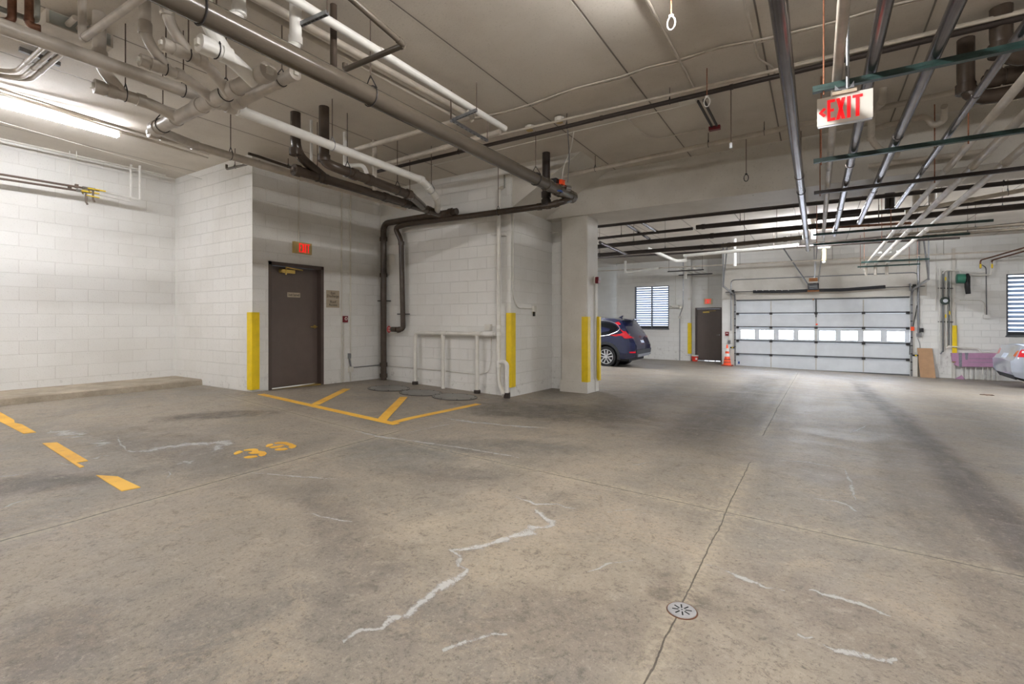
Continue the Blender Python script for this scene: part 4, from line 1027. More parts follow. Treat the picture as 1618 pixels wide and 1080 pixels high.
# white rail
Yr = YP-.12
pA, pB = onY(656, 526, Yr), onY(785, 527, Yr)
g = thing('vent_rail', 'white pvc vent pipe rail with three legs in front of the pipe wall', 'pipe', V((pA.x, Yr, fy(654))))
zr = (pA.z+pB.z)/2
MB().tube([V((pA.x, Yr, fy(654)-.005)), V((pA.x, Yr, zr)), V((pB.x, Yr, zr))], .036, 14, fil=.1).build('pipe', M['wallpipe'], g)
for px, nm in ((700, 0), (754, 1)):
    x = onY(px, 560, Yr).x; MB().tube([V((x, Yr, fy(px)-.005)), V((x, Yr, zr))], .036, 14).build('leg', M['wallpipe'], g)
    MB().tube([V((x-.09, Yr, zr)), V((x+.09, Yr, zr))], .044, 14).build('tee', M['wallpipe'], g)
for px in (654, 754): 
    x = onY(px, 560, Yr).x if px != 654 else pA.x
    MB().lathe([(.06, 0), (.06, .05), (.045, .06)], (x, Yr, fy(px)), (0, 0, 1), 16).build('base_collar', M['iron'], g)
x = onY(765, 527, Yr).x; MB().tube([V((x, Yr, zr)), V((x+.2, Yr, zr))], .044, 14).build('coupling', M['white'], g)
# tall white vertical
xv = onY(788, 450, Yr).x
g = thing('vent_stack', 'tall white vertical pipe with lower bypass at the block corner', 'pipe', V((xv, Yr, zf(xv, Yr))))
zt_ = onY(788, 300, Yr).z
MB().tube([V((xv, Yr, zt_)), V((xv, Yr, onY(788, 607, Yr).z)), onY(796, 624, Yr-.1)], .037, 14, fil=.1).build('pipe', M['wallpipe'], g)
k0, k1, k2 = onY(788, 574, Yr), onY(801, 574, Yr-.05), onY(801, 620, Yr-.05)
MB().tube([k0+V((0, 0, .02)), lerp(k0, k1, .5)+V((0, 0, .03)), k1+V((0, 0, .0)), V((k1.x, k1.y, zf(k1.x, k1.y)+.03))], .036, 14, fil=.08).build('bypass', M['white'], g)
for py in (516, 527, 572, 577): MB().tube([onY(788, py, Yr)+V((0, 0, -.03)), onY(788, py, Yr)+V((0, 0, .03))], .045, 14).build('coupling', M['white'], g)
MB().tube([V((k1.x, k1.y, zf(k1.x, k1.y)-.01)), V((k1.x, k1.y, zf(k1.x, k1.y)+.09))], .055, 14).build('base_collar', M['iron'], g)
pa, pb_ = onY(776, 370, Yr+.08), onY(800, 371, Yr+.08); MB().beam(pa, pb_, .02, .025).build('wall_clamp', M['wallpipe'], g, smooth=False)
# conduit on side wall
xs = XS+.02
pts = [onX(812, 270, XS+.02), onX(811, 470, xs), onX(818, 486, xs), onX(840, 487, xs)]
pts[0] = V((xs, pts[1].y, 1.9))
pipe_run('conduit', 'white conduit bending to a small outlet on the side wall', 'conduit', pts, .011, 'wallpipe', fil=.08, seg=8, joints=[(0, .9)], jl=.03)
a = onX(842, 488, XS)
g = thing('outlet_box', 'small white outlet box with dark plug on the side wall', 'box', a)
MB().box((XS, a.y-.05, a.z-.05), (XS+.05, a.y+.05, a.z+.06)).build('box', M['wallpipe'], g, smooth=False)
MB().box((XS+.01, a.y-.02, a.z-.13), (XS+.04, a.y+.02, a.z-.05)).build('plug', M['black'], g, smooth=False)
# conduit top at pipe-wall right
ywall_conduit('white conduit running up the block corner to the ceiling', [(797, 297), (797, 276)], YP-.02, .014, 'patina')
# column fire alarm and conduit
cx = CX1
a = onX(941, 443, cx)
g = thing('alarm_strobe', 'red and white fire alarm strobe high on the column', 'alarm', V((cx, a.y, a.z)))
MB().box((cx, a.y-.10, a.z-.07), (cx+.03, a.y+.0, a.z+.07)).build('back_box', M['offwhite'], g, smooth=False)
MB().box((cx+.03, a.y-.09, a.z-.06), (cx+.09, a.y+.0, a.z+.06)).build('body', M['dkred'], g, smooth=False)
MB().box((cx+.09, a.y-.06, a.z+.0), (cx+.11, a.y-.02, a.z+.05)).build('lens', M['clear'], g, smooth=False)
MB().tube([V((cx+.015, a.y-.05, a.z-.07)), V((cx+.015, a.y-.05, zf(cx, a.y)))], .011, 8).build('conduit', M['wallpipe'], g)

# yellow corner guards
def guard(label, cx_, cy_, sx, sy, z0, z1, w=.115, t=.012, rot=0):
    """L-shaped guard on a corner; sx, sy point from the corner back along each wall face"""
    mb = MB(); o = .022
    poly = [(cx_-sx*o, cy_-sy*o), (cx_+sx*w, cy_-sy*o), (cx_+sx*w, cy_-sy*(o-t)), (cx_-sx*(o-t), cy_-sy*(o-t)), (cx_-sx*(o-t), cy_+sy*w), (cx_-sx*o, cy_+sy*w)]
    mb.prism([V((x, y, z0)) for x, y in poly], (0, 0, z1-z0))
    return mb
def solid_guard(label, x0, x1, y0, y1, z0, z1):
    g = thing('corner_guard', label, 'guard', ((x0+x1)/2, (y0+y1)/2, z0)); b = .012
    poly = [(x0+b, y0), (x1-b, y0), (x1, y0+b), (x1, y1), (x0, y1), (x0, y0+b)]
    MB().prism([V((x, y, z0)) for x, y in poly], (0, 0, z1-z0)).build('guard', M['yellow'], g, smooth=False)
    return g
# at alcove corner (XD, YA): protrudes toward +X and -Y
def lguard(label, cx_, cy_, zt_, zb__, arm_x, arm_y, d=.03):
    """corner at (cx_,cy_) of a wall whose faces look towards +X and -Y"""
    g = thing('corner_guard', label, 'guard', (cx_, cy_, zb__))
    poly = [(cx_-arm_x, cy_-d), (cx_+d-.01, cy_-d), (cx_+d, cy_-d+.01), (cx_+d, cy_+arm_y), (cx_+.001, cy_+arm_y), (cx_+.001, cy_-.001), (cx_-arm_x, cy_-.001)]
    MB().prism([V((x, y, zb__)) for x, y in poly], (0, 0, zt_-zb__)).build('guard', M['yellow'], g, smooth=False)
    return g
def zat(px, py, X, Y): 
    # depth of the point (X,Y)
    d = X*(-S_)+Y*C_; return (HZ-py)*d/F
lguard('yellow corner guard between the left alcove and the near brown door', XD, YA, zat(405, 493, XD, YA), zat(405, 615.5, XD, YA), .10, .10)
lguard('yellow corner guard beside the white vent pipes', XS, YP, zat(806, 494, XS, YP), zat(806, 611.5, XS, YP), .075, .11)
lguard('yellow corner guard on the front corner of the column', CX1, CY0, zat(927, 500, CX1, CY0), zat(927, 603.5, CX1, CY0), .10, .10, .022)
g = thing('corner_guard', 'yellow guard on the far corner of the column seen edge-on', 'guard', (CX1, CY1, -1.2))
MB().box((CX1+.001, CY1-.06, zat(943, 600, CX1, CY1)), (CX1+.05, CY1+.02, zat(943, 500, CX1, CY1))).build('guard', M['yellow'], g, smooth=False)
a, b = onY(1090.5, 510, YW-.01), onY(1090.5, 558.5, YW-.01); x0 = onY(1087.5, 510, YW).x
lguard('yellow corner guard left of the far exit door', -4.57, YW, a.z, b.z, .12, .06)
a, b = onY(1508, 514, YG-.06), onY(1508, 557, YG-.06); x0, x1 = onY(1504.5, 514, YG-.06).x, onY(1512, 514, YG-.06).x
solid_guard('yellow guard on the right wall pier above the purple board', x0, x1, YG-.09, YG, b.z-.3, a.z)

# ---------------------------------------------------------------- floor markings
def floor_poly(name, label, polys, cat='marking', m='wornyellow', z=.004, group=None):
    """polygons in photo pixels laid on the floor, each a thin painted slab"""
    mb = MB()
    for poly in polys:
        pts = [onF(x, y) for x, y in poly]
        n = len(pts); c = sum(pts, V((0, 0, 0)))/n
        # refine edges so that the slab follows the floor
        q = []
        for i in range(n):
            a, b = pts[i], pts[(i+1) % n]; k = max(1, int((b-a).length/.2))
            for j in range(k):
                p = lerp(a, b, j/k); q.append(V((p.x, p.y, zf(p.x, p.y)+z)))
        n = len(q); c = V((c.x, c.y, zf(c.x, c.y)+z))
        lowp = [p-V((0, 0, z+.003)) for p in q]
        if n <= 6 or name == 'painted_number': mb.add(q+lowp, [tuple(range(n))]+[(i, n+i, n+(i+1) % n, (i+1) % n) for i in range(n)])
        else: mb.add(q+[c]+lowp, [(i, (i+1) % n, n) for i in range(n)]+[(i, n+1+i, n+1+(i+1) % n, (i+1) % n) for i in range(n)])
    return tag(mb.build(name, M[m], smooth=False), label, cat, group)
def strip(name, label, p, q, w0, group=None):
    """painted line from pixel p to pixel q, w0 metres wide"""
    a, b = onF(*p), onF(*q); d = unit(V((b.x-a.x, b.y-a.y, 0))); s = V((-d.y, d.x, 0))*w0/2; n = max(2, int((b-a).length/.15)); mb = MB(); vs = []
    for i in range(n+1):
        c = lerp(a, b, i/n)
        for k in (1, -1): e = c+s*k; vs += [V((e.x, e.y, zf(e.x, e.y)+.004)), V((e.x, e.y, zf(e.x, e.y)-.003))]
    fs = []
    for i in range(n):
        o = 4*i; fs += [(o, o+2, o+6, o+4), (o, o+4, o+5, o+1), (o+2, o+3, o+7, o+6)]
    fs += [(0, 1, 3, 2), (4*n, 4*n+2, 4*n+3, 4*n+1)]
    mb.add(vs, fs); return tag(mb.build(name, M['wornyellow'], smooth=False), label, 'marking', group)
strip('painted_line', 'long yellow line from the near corner guard to the tip of the hatched zone', (412, 622.5), (626, 670), .10)
strip('painted_line', 'yellow line from the tip of the hatched zone towards the vent pipes', (617, 668.5), (756, 638), .10)
strip('painted_line', 'yellow diagonal stripe in the hatched zone nearest the brown door', (548, 614), (498, 639), .12)
strip('painted_line', 'yellow diagonal stripe in the hatched zone nearest the manhole lids', (638, 627), (603, 664), .12)
DASHES = [('yellow bay line dash furthest into the left bay, cut by the photo edge', [(-30, 640), (0, 651), (57, 683), (37, 685), (0, 666), (-40, 650)])]
DASHES.append(('middle dash of the worn yellow bay line', [(67, 700.5), (90, 699), (139, 728), (120, 731), (133, 737), (126, 739)]))
DASHES.append(('nearest dash of the worn yellow bay line', [(152, 751), (186, 753), (222, 770), (192, 776)]))
def npoly(z): return [(360+x/13.483, 680+y/13.483) for x, y in z]
three = [npoly(p) for p in ([(125, 490), (190, 450), (255, 432), (325, 448), (265, 480), (165, 515), (130, 508)], [(340, 418), (440, 400), (560, 390), (640, 402), (655, 440), (700, 442), (790, 455), (832, 490), (790, 530), (700, 548), (645, 522), (680, 505), (660, 490), (500, 498), (435, 478), (510, 462), (520, 438), (400, 432), (345, 432)], [(340, 572), (440, 545), (600, 536), (635, 560), (540, 580), (420, 592), (345, 582)])]
nine = [npoly(p) for p in ([(805, 335), (850, 300), (940, 284), (972, 298), (930, 325), (830, 352)], [(985, 268), (1080, 248), (1240, 248), (1380, 290), (1462, 325), (1430, 365), (1350, 382), (1290, 360), (1325, 335), (1290, 322), (1180, 285), (1010, 284)], [(878, 362), (950, 340), (1060, 332), (1150, 312), (1205, 328), (1100, 355), (940, 376)], [(998, 405), (1080, 382), (1240, 376), (1278, 396), (1200, 418), (1090, 428), (1010, 418)])]
def tri_slab(name, label, polys):
    bm = bmesh.new()
    for poly in polys:
        vs = [onF(x, y) for x, y in poly]; f = bm.faces.new([bm.verts.new((p.x, p.y, p.z+.005)) for p in vs])
        r_ = bmesh.ops.extrude_face_region(bm, geom=[f]); 
        for e_ in r_['geom']:
            if isinstance(e_, bmesh.types.BMVert): e_.co.z -= .008
    bmesh.ops.triangulate(bm, faces=bm.faces[:]); bmesh.ops.recalc_face_normals(bm, faces=bm.faces[:])
    me = bpy.data.meshes.new(name); bm.to_mesh(me); bm.free(); me.materials.append(M['wornyellow'])
    o = bpy.data.objects.new(name, me); COL.objects.link(o); return tag(o, label, 'marking')
for lb, pl_ in DASHES: tri_slab('painted_line', lb, [pl_])
tri_slab('painted_number', 'yellow stencilled digit three, left of the bay number, on the concrete parking bay', three)
tri_slab('painted_number', 'yellow stencilled digit nine, right of the bay number, on the concrete parking bay', nine)

# manhole lids
def lid(label, px0, px1, py):
    c = onF((px0+px1)/2, py); a, b = onF(px0, py), onF(px1, py); R_ = (b-a).length/2*.97
    g = thing('manhole_lid', label, 'manhole lid', c, 0); n = 40
    nrm = V((-(zf(c.x+.1, c.y)-zf(c.x-.1, c.y))/.2, -(zf(c.x, c.y+.1)-zf(c.x, c.y-.1))/.2, 1)).normalized()
    MB().lathe([(R_, -.01), (R_, .006), (R_*.985, .010), (0, .010)], c, nrm, 48).build('cover', M['lid'], g)
    MB().ring(c+nrm*.004, nrm, R_*1.012, .008, 48, 6).build('rim', M['iron'], g)
    mb = MB(); u = nrm.orthogonal().normalized(); w_ = nrm.cross(u)
    for k in range(8):
        an = PI*2*k/8; mb.lathe([(.011, .008), (.011, .016), (.002, .017)], c+(u*math.cos(an)+w_*math.sin(an))*R_*.92, nrm, 8)
    mb.build('bolts', M['iron'], g)
lid('round steel manhole lid nearest the corner stack, leftmost of three', 581, 648, 613.5)
lid('round steel manhole lid in the middle of the three', 631, 699, 620.5)
lid('round steel manhole lid nearest the vent pipes, rightmost of three', 683, 754, 627)
# floor drain
dc = onF(1077.5, 964.5); R_ = .062
R_ = (onF(1100, 966)-onF(1055, 962)).length/2
g = thing('floor_drain', 'round slotted metal floor drain set in the concrete joint', 'drain', dc)
nd = 40; vs = []; 
mb = MB(); mb.lathe([(R_*1.0, -.01), (R_, .003), (R_*.96, .005), (0, .005)], dc, (0, 0, 1), 48); mb.build('grate', M['drain'], g)
MB().ring(dc+V((0, 0, .0)), (0, 0, 1), R_*1.04, .0035, 48, 6).build('rim', M['copper'], g)
mb = MB()
for k in range(8):
    an = 2*PI*k/8+.3; u = V((math.cos(an), math.sin(an), 0)); mb.beam(dc+u*R_*.24+V((0, 0, .0052)), dc+u*R_*.68+V((0, 0, .0052)), R_*.1, .001)
mb.lathe([(.003, .004), (.003, .0058)], dc, (0, 0, 1), 10)
mb.build('slots', M['hole'], g, smooth=False)

# mineral stains: irregular ribbons lying on the floor
def ribbon(pts, w, seed=0):
    rnd = random.Random(seed); P = [onF(x, y) for x, y in pts]; Q = []
    for i in range(len(P)-1):
        k = max(2, int((P[i+1]-P[i]).length/.05))
        for j in range(k): Q.append(lerp(P[i], P[i+1], j/k))
    Q.append(P[-1]); vs = []; ed = []; n = len(Q)
    for i, q in enumerate(Q):
        d = unit(Q[min(i+1, n-1)]-Q[max(i-1, 0)]); s = V((-d.y, d.x, 0)); ww = w*(.55+.9*rnd.random())*min(1, .25+i/6, .25+(n-1-i)/6)
        o = s*w*(rnd.random()-.5)*.8
        for k, e_ in ((-1, 0), (-.4, .9), (0, 1.3), (.4, .9), (1, 0)):
            p = q+o+s*ww*k; vs.append((p.x, p.y, zf(p.x, p.y)+.0025)); ed.append(e_)
    fs = [(5*i+k, 5*i+k+1, 5*i+6+k, 5*i+5+k) for i in range(n-1) for k in range(4)]
    me = bpy.data.meshes.new('mineral_stain'); me.from_pydata(vs, [], fs); at = me.attributes.new('edge', 'FLOAT', 'POINT')
    for i, v in enumerate(ed): at.data[i].value = v
    me.materials.append(M['mineral']); o = bpy.data.objects.new('mineral_stain', me); COL.objects.link(o); o.parent = FLOOR
    return o
ribs = [([(200, 713), (235, 712), (265, 706), (300, 703), (340, 699), (360, 702), (345, 707), (338, 714)], .10), ([(74, 682), (100, 682), (118, 686), (130, 690)], .15), ([(152, 697), (165, 702), (172, 700)], .16), ([(130, 726), (150, 723), (171, 719)], .09), ([(275, 733), (290, 729), (303, 732)], .10), ([(265, 745), (268, 750), (262, 757)], .02), ([(0, 804), (20, 796), (50, 788)], .035), ([(0, 752), (25, 750), (45, 748)], .05), ([(85, 730), (110, 734), (130, 732)], .03), ([(186, 690), (190, 700), (200, 712)], .02),
        ([(815, 785), (845, 796), (880, 797), (910, 804)], .03), ([(845, 805), (862, 820), (875, 830), (845, 835), (800, 855), (715, 870), (725, 890)], .05), ([(720, 885), (740, 900), (700, 925), (655, 955), (640, 975), (600, 990), (540, 1010)], .05), ([(1115, 893), (1140, 898), (1165, 908), (1185, 918), (1210, 928), (1240, 935)], .03), ([(1278, 933), (1300, 938), (1340, 950), (1385, 963), (1405, 975)], .035),
        ([(1230, 727), (1265, 729), (1305, 735), (1335, 742)], .035), ([(1284, 787), (1320, 792), (1345, 800), (1355, 808)], .05), ([(1335, 742), (1345, 765), (1350, 790)], .02), ([(1300, 1020), (1335, 1030), (1390, 1040), (1420, 1045)], .05), ([(1260, 1005), (1285, 1012)], .05), ([(700, 1030), (760, 1010), (800, 1000)], .04), ([(395, 747), (440, 750), (500, 755), (540, 757)], .02), ([(480, 810), (520, 818), (555, 825)], .025), ([(930, 905), (960, 890), (1000, 885)], .02), ([(960, 810), (995, 805), (1020, 812)], .02), ([(1000, 735), (1030, 730)], .03), ([(700, 660), (740, 666), (800, 672), (860, 676)], .06), ([(560, 680), (600, 690), (680, 700), (760, 712), (830, 725)], .03), ([(640, 684), (700, 672), (720, 668)], .03), ([(1340, 685), (1370, 672)], .03)]
for i, (p, w) in enumerate(ribs): ribbon(p, w*1.05, i)
#PART4
# ---------------------------------------------------------------- garage door
GYD = YG+.10
z0l, z0r = zf(GX0, GYD), zf(GX1, GYD)
gd = thing('garage_door', 'wide white sectional garage door with a row of eight lit windows', 'garage door', ((GX0+GX1)/2, GYD, z0r))
GXa, GXb = GX0-.03, GX1+.03; zb0 = z0r-.005; ztop = .775
ph = (ztop-zb0)/5; gw = GXb-GXa
pitch = (GX1-GX0-.12)/8; wins = []
for i in range(8):
    xc = GX0+.10+pitch*(i+.47); wins.append((xc-.235, xc+.235))
WZ0, WZ1 = -.70, -.375
for k in range(5):
    a, b = zb0+ph*k, zb0+ph*(k+1)-.008
    mb = MB(); y0, y1 = GYD, GYD+.045
    if k == 2:
        x = GXa
        for w0_, w1_ in wins:
            mb.box((x, y0, a), (w0_, y1, b)); mb.box((w0_, y0, a), (w1_, y1, WZ0)); mb.box((w0_, y0, WZ1), (w1_, y1, b)); x = w1_
        mb.box((x, y0, a), (GXb, y1, b))
    else: mb.box((GXa, y0, a), (GXb, y1, b))
    p = mb.build('door_panel', M['doorpanel'], gd, smooth=False)
    if k == 2:
        for w0_, w1_ in wins:
            MB().box((w0_, y0+.02, WZ0), (w1_, y0+.03, WZ1)).build('window_pane', M['daypane2'], p, smooth=False)
            f = MB(); e = .022
            f.box((w0_-e, y0-.012, WZ0-e), (w1_+e, y0, WZ0)); f.box((w0_-e, y0-.012, WZ1), (w1_+e, y0, WZ1+e)); f.box((w0_-e, y0-.012, WZ0), (w0_, y0, WZ1)); f.box((w1_, y0-.012, WZ0), (w1_+e, y0, WZ1))
            f.build('window_frame', M['doorpanel'], p, smooth=False)
    # two grey rails along the bottom of each section
    MB().box((GXa+.03, y0-.045, a+.0), (GXb-.03, y0-.001, a+.028)).build('reinforcing_rail', M['steelgrey'], gd, smooth=False)
    MB().box((GXa+.03, y0-.02, a+.03), (GXb-.03, y0-.001, a+.05)).build('reinforcing_rail', M['steelgrey'], gd, smooth=False)
    if k:
        for xx in (GXa+.08, GX0+1.20, (GX0+GX1)/2, GX1-1.25, GXb-.08):
            MB().box((xx-.05, y0-.06, a-.03), (xx+.05, y0-.02, a+.055)).build('hinge', M['dkmetal'], gd, smooth=False)
    for xx in (GX0+1.20, (GX0+GX1)/2, GX1-1.25): MB().box((xx-.016, y0-.008, a+.06), (xx+.016, y0-.001, b-.04)).build('stile', M['stile'], gd, smooth=False)
MB().box((GXa, GYD-.01, zb0-.02), (GXb, GYD+.05, zb0+.01)).build('bottom_seal', M['rub'], gd, smooth=False)
MB().box((GXa, GYD-.03, ztop-.02), (GXb, GYD-.001, ztop+.03)).build('top_rail', M['steelgrey'], gd, smooth=False)
MB().box(((GX0+GX1)/2-.02, GYD-.05, .12), ((GX0+GX1)/2+.02, GYD-.01, .80)).build('operator_arm', M['dkmetal'], gd, smooth=False)
MB().cbox(((GX0+GX1)/2+.02, GYD-.03, -.14), (.06, .03, .05)).build('lock_tag', M['orange'], gd, smooth=False)
MB().cbox((GX0+.09, GYD-.003, zb0+.2), (.06, .004, .1)).build('sticker', M['blue'], gd, smooth=False)
# tracks
for sx, X, lab, xe, ye in ((1, GX0-.03, 'left door track curving back towards the viewer with its diagonal hanger', 1138, 461), (-1, GX1+.03, 'right door track curving back towards the viewer with its diagonal hanger', 1471, 450)):
    zt_ = .78; zf_ = zf(X, YG)
    g = thing('door_track', lab, 'track', (X, YG-.05, zf_))
    mb = MB(); pts = fillet([V((X, YG-.06, zf_)), V((X, YG-.06, 1.0)), V((X, YG-2.9, 1.16))], .35, 6)
    for i in range(len(pts)-1): mb.beam(pts[i], pts[i+1], .035, .06, (1, 0, 0))
    mb.build('rail', M['galv'], g, smooth=False)
    MB().box((X-.06*sx-.03, YG-.02, zf_), (X-.06*sx+.03, YG-.001, 1.05)).build('mounting_angle', M['offwhite'], g, smooth=False)
    e = pts[-1]; MB().beam(e, V((e.x, e.y, CZ)), .035, .035).build('hanger_angle', M['galv'], g, smooth=False)
    MB().beam(e, V((e.x, e.y+.9, CZ)), .035, .035).build('brace', M['galv'], g, smooth=False)
    mb = MB()
    for k in range(9): mb.cbox((X+.03*sx*0, YG-.06, zf_+.2+k*.27), (.06, .04, .03))
    mb.build('roller_brackets', M['dkmetal'], g, smooth=False)
# torsion spring
sz, sy = 1.10, YG-.22
g = thing('torsion_spring', 'black torsion spring shaft wrapped in white stripes above the garage door', 'spring', ((GX0+GX1)/2, sy, sz))
MB().tube([V((GX0-.35, sy, sz)), V((GX1+.35, sy, sz+.01))], .014, 10).build('shaft', M['dkmetal'], g)
pa, pb_ = onY(1190, 462, sy), onY(1399, 456, sy); mid = (pa.x+pb_.x)/2
MB().tube([V((pa.x, sy, sz-.01)), V((lerp(pa.x, mid, .6), sy-.01, sz-.04)), V((mid, sy, sz-.02))], .055, 16, fil=.3).build('spring_cover', M['black'], g)
MB().tube([V((mid, sy, sz-.02)), V((lerp(mid, pb_.x, .4), sy-.01, sz-.035)), V((pb_.x, sy, sz+.03))], .055, 16, fil=.3).build('spring_cover', M['black'], g)
mb = MB(); 
for k in range(6):
    x = pa.x+.10+k*.21; zz = sz-.012-.006*k; pts = [V((x+.10*t/6, sy-.01+.058*math.cos(-PI*.5+PI*t/6-PI*.5), zz+.058*math.sin(-PI*.5+PI*t/6)*-1)) for t in range(7)]
    mb.tube(pts, .009, 6)
mb.build('white_stripes', M['white'], g)
for X in (GX0-.08, GX1+.08):
    MB().tube([V((X-.04, sy, sz)), V((X+.04, sy, sz))], .085, 18).build('cable_drum', M['dkmetal'], g)
    MB().box((X-.11, sy-.02, sz-.12), (X-.09, YG-.03, sz+.12)).build('bearing_plate', M['galv'], g, smooth=False)
# opener
oc = onY(1285, 453, YG-.45)
g = thing('door_opener', 'electric garage door opener with wooden mounting block above the door', 'opener', oc)
MB().cbox(oc, (.34, .3, .22)).build('motor_box', M['black'], g, smooth=False)
MB().tube([oc+V((-.12, -.17, 0)), oc+V((.12, -.17, 0))], .075, 14).build('motor', M['steelgrey'], g)
MB().cbox(oc+V((0, 0, .16)), (.3, .25, .04)).build('bracket', M['offwhite'], g, smooth=False)
MB().cbox(oc+V((0, .02, .25)), (.26, .16, .12)).build('wood_block', M['wood'], g, smooth=False)
MB().cbox(oc+V((0, .05, -.14)), (.36, .12, .05)).build('wood_shelf', M['wood'], g, smooth=False)
for dx, tx, ty in ((-.16, -.95, -.8), (.06, .02, -.1), (.02, .12, .1), (.14, .30, -.5)):
    MB().beam(oc+V((dx, 0, .1)), V((oc.x+tx, oc.y+ty, CZ)), .03, .03).build('hanger_angle', M['galv'], g, smooth=False)
MB().box((oc.x-.015, oc.y+.1, .72), (oc.x+.015, YG-.1, .78)).build('drawbar', M['wood'], g, smooth=False)
a = onY(1302, 402, 17.2); g = thing('pendant_fixture', 'small tan pendant fixture hanging above the garage door opener', 'fixture', a)
MB().box((a.x-.05, a.y-.05, a.z-.18), (a.x+.05, a.y+.05, a.z+.18)).build('body', M['tan'], g, smooth=False); MB().box((a.x-.16, a.y-.1, a.z+.18), (a.x+.16, a.y+.1, a.z+.23)).build('top_plate', M['offwhite'], g, smooth=False)
MB().tube([a+V((0, 0, .2)), V((a.x, a.y, CZ))], .01, 6).build('rod', M['galv'], g)
MB().lathe([(.03, 0), (.045, .03), (.03, .07)], a+V((0, 0, -.25)), (0, 0, 1), 12).build('lamp', M['white'], g)
# conduit arch round the door
ys = YG-.05
pipe_run('conduit', 'steel conduit arching over the garage door from jamb to jamb', 'conduit', [onY(1155, 522, ys), onY(1155, 442, ys), onY(1450, 430, ys), onY(1451, 478, ys)], .016, 'galv', fil=.15, seg=8, joints=[(1, .3)])
pipe_run('conduit', 'thick steel conduit beside the garage door right jamb', 'conduit', [V((onY(1451, 400, ys).x, ys, CZ)), onY(1451, 525, ys)], .03, 'galv', seg=10)
a = onY(1452, 529, YG-.03); g = thing('control_box', 'grey junction box with black button station right of the garage door', 'box', a)
MB().cbox(a+V((0, -.02, 0)), (.13, .08, .11)).build('box', M['galv'], g, smooth=False)
MB().cbox(a+V((.07, -.02, .16)), (.08, .07, .13)).build('button_station', M['black'], g, smooth=False)
pipe_run('cable', 'black cable looping from the right junction box to the photo-eye post', 'cable', [onY(1449, 482, ys), onY(1444, 510, ys), onY(1438, 540, ys), onY(1437, 560, ys)], .01, 'black', fil=.3, seg=6, part='cord')
pipe_run('cable', 'grey cable hanging below the right junction box', 'cable', [onY(1450, 534, ys), onY(1454, 545, ys), onY(1453.5, 556, ys)], .007, 'steelgrey', fil=.3, seg=6, part='cord')
a = onY(1441.5, 519, YG-.04); tag(MB().cbox(a+V((0, -.02, 0)), (.09, .07, .13)).build('warning_light', M['orange'], smooth=False), 'orange box beside the garage door right jamb', 'light')
for X, lab, px in ((GX0-.12, 'short white post with yellow photo eye at the left door jamb', 0), (GX1+.10, 'short white post with yellow photo eye at the right door jamb', 1)):
    z_b = zf(X, YG-.1); g = thing('sensor_post', lab, 'post', (X, YG-.1, z_b))
    MB().box((X-.05, YG-.16, z_b), (X+.07, YG-.04, z_b+.66)).build('post', M['conc'], g, smooth=False)
    MB().cbox((X+.01, YG-.18, z_b+.70), (.16, .06, .05)).build('photo_eye', M['black'], g, smooth=False); MB().cbox((X+.02, YG-.215, z_b+.70), (.05, .01, .04)).build('yellow_mark', M['yellow'], g, smooth=False)
a = onY(1149, 527, YG); g = thing('alarm_pull', 'small dark red fire alarm pull left of the garage door', 'alarm', a)
MB().cbox(a+V((0, -.025, 0)), (.13, .05, .16)).build('body', M['dkred'], g, smooth=False); MB().cbox(a+V((0, -.052, .02)), (.07, .005, .03)).build('bar', M['white'], g, smooth=False)
a = onY(1152.5, 540, YG); g = thing('outlet_box', 'grey outlet box low beside the left garage jamb', 'box', a)
MB().cbox(a+V((0, -.03, 0)), (.10, .06, .14)).build('box', M['galv'], g, smooth=False); MB().tube([a+V((0, -.03, .05)), a+V((-.03, -.02, .3))], .012, 8).build('conduit', M['offwhite'], g)

# traffic cone
cc = onF(1149, 575.5); cy = YG-.45; cx_ = onY(1149, 575, cy).x; cz = zf(cx_, cy)
g = thing('traffic_cone', 'orange traffic cone with two white bands left of the garage door', 'cone', (cx_, cy, cz))
MB().prism([V((cx_+.20*i, cy+.20*j, cz)) for i, j in ((-1, -.85), (-.85, -1), (.85, -1), (1, -.85), (1, .85), (.85, 1), (-.85, 1), (-1, .85))], (0, 0, .035)).build('base', M['dkorange'], g, smooth=False)
def cr(h): return .145-.12*h/.80
prof = [(cr(0), .03), (cr(.8), .80), (cr(.8)*.6, .81)]
MB().lathe(prof, (cx_, cy, cz), (0, 0, 1), 24).build('body', M['orange'], g)
for h0, h1 in ((.36, .48), (.56, .68)): MB().lathe([(cr(h0)+.003, h0), (cr(h1)+.003, h1)], (cx_, cy, cz), (0, 0, 1), 24).build('reflective_band', M['white'], g)
for h0 in (.13, .24): MB().lathe([(cr(h0)+.004, h0), (cr(h0+.035)+.004, h0+.035)], (cx_, cy, cz), (0, 0, 1), 24).build('black_lettering', M['dkorange'], g)
# bucket
bx = onY(1098, 569, YDr-.35); bz = zf(bx.x, bx.y)
g = thing('bucket', 'small red bucket with white lid on the floor left of the far exit door', 'bucket', (bx.x, bx.y, bz))
MB().lathe([(.11, 0), (.145, .22), (.14, .225)], (bx.x, bx.y, bz), (0, 0, 1), 24).build('body', M['red2'], g)
MB().lathe([(.15, .215), (.152, .25), (.14, .26), (0, .26)], (bx.x, bx.y, bz), (0, 0, 1), 24).build('lid', M['white'], g)
MB().cbox((bx.x+.08, bx.y-.115, bz+.11), (.07, .012, .09)).build('label_patch', M['white'], g, smooth=False)
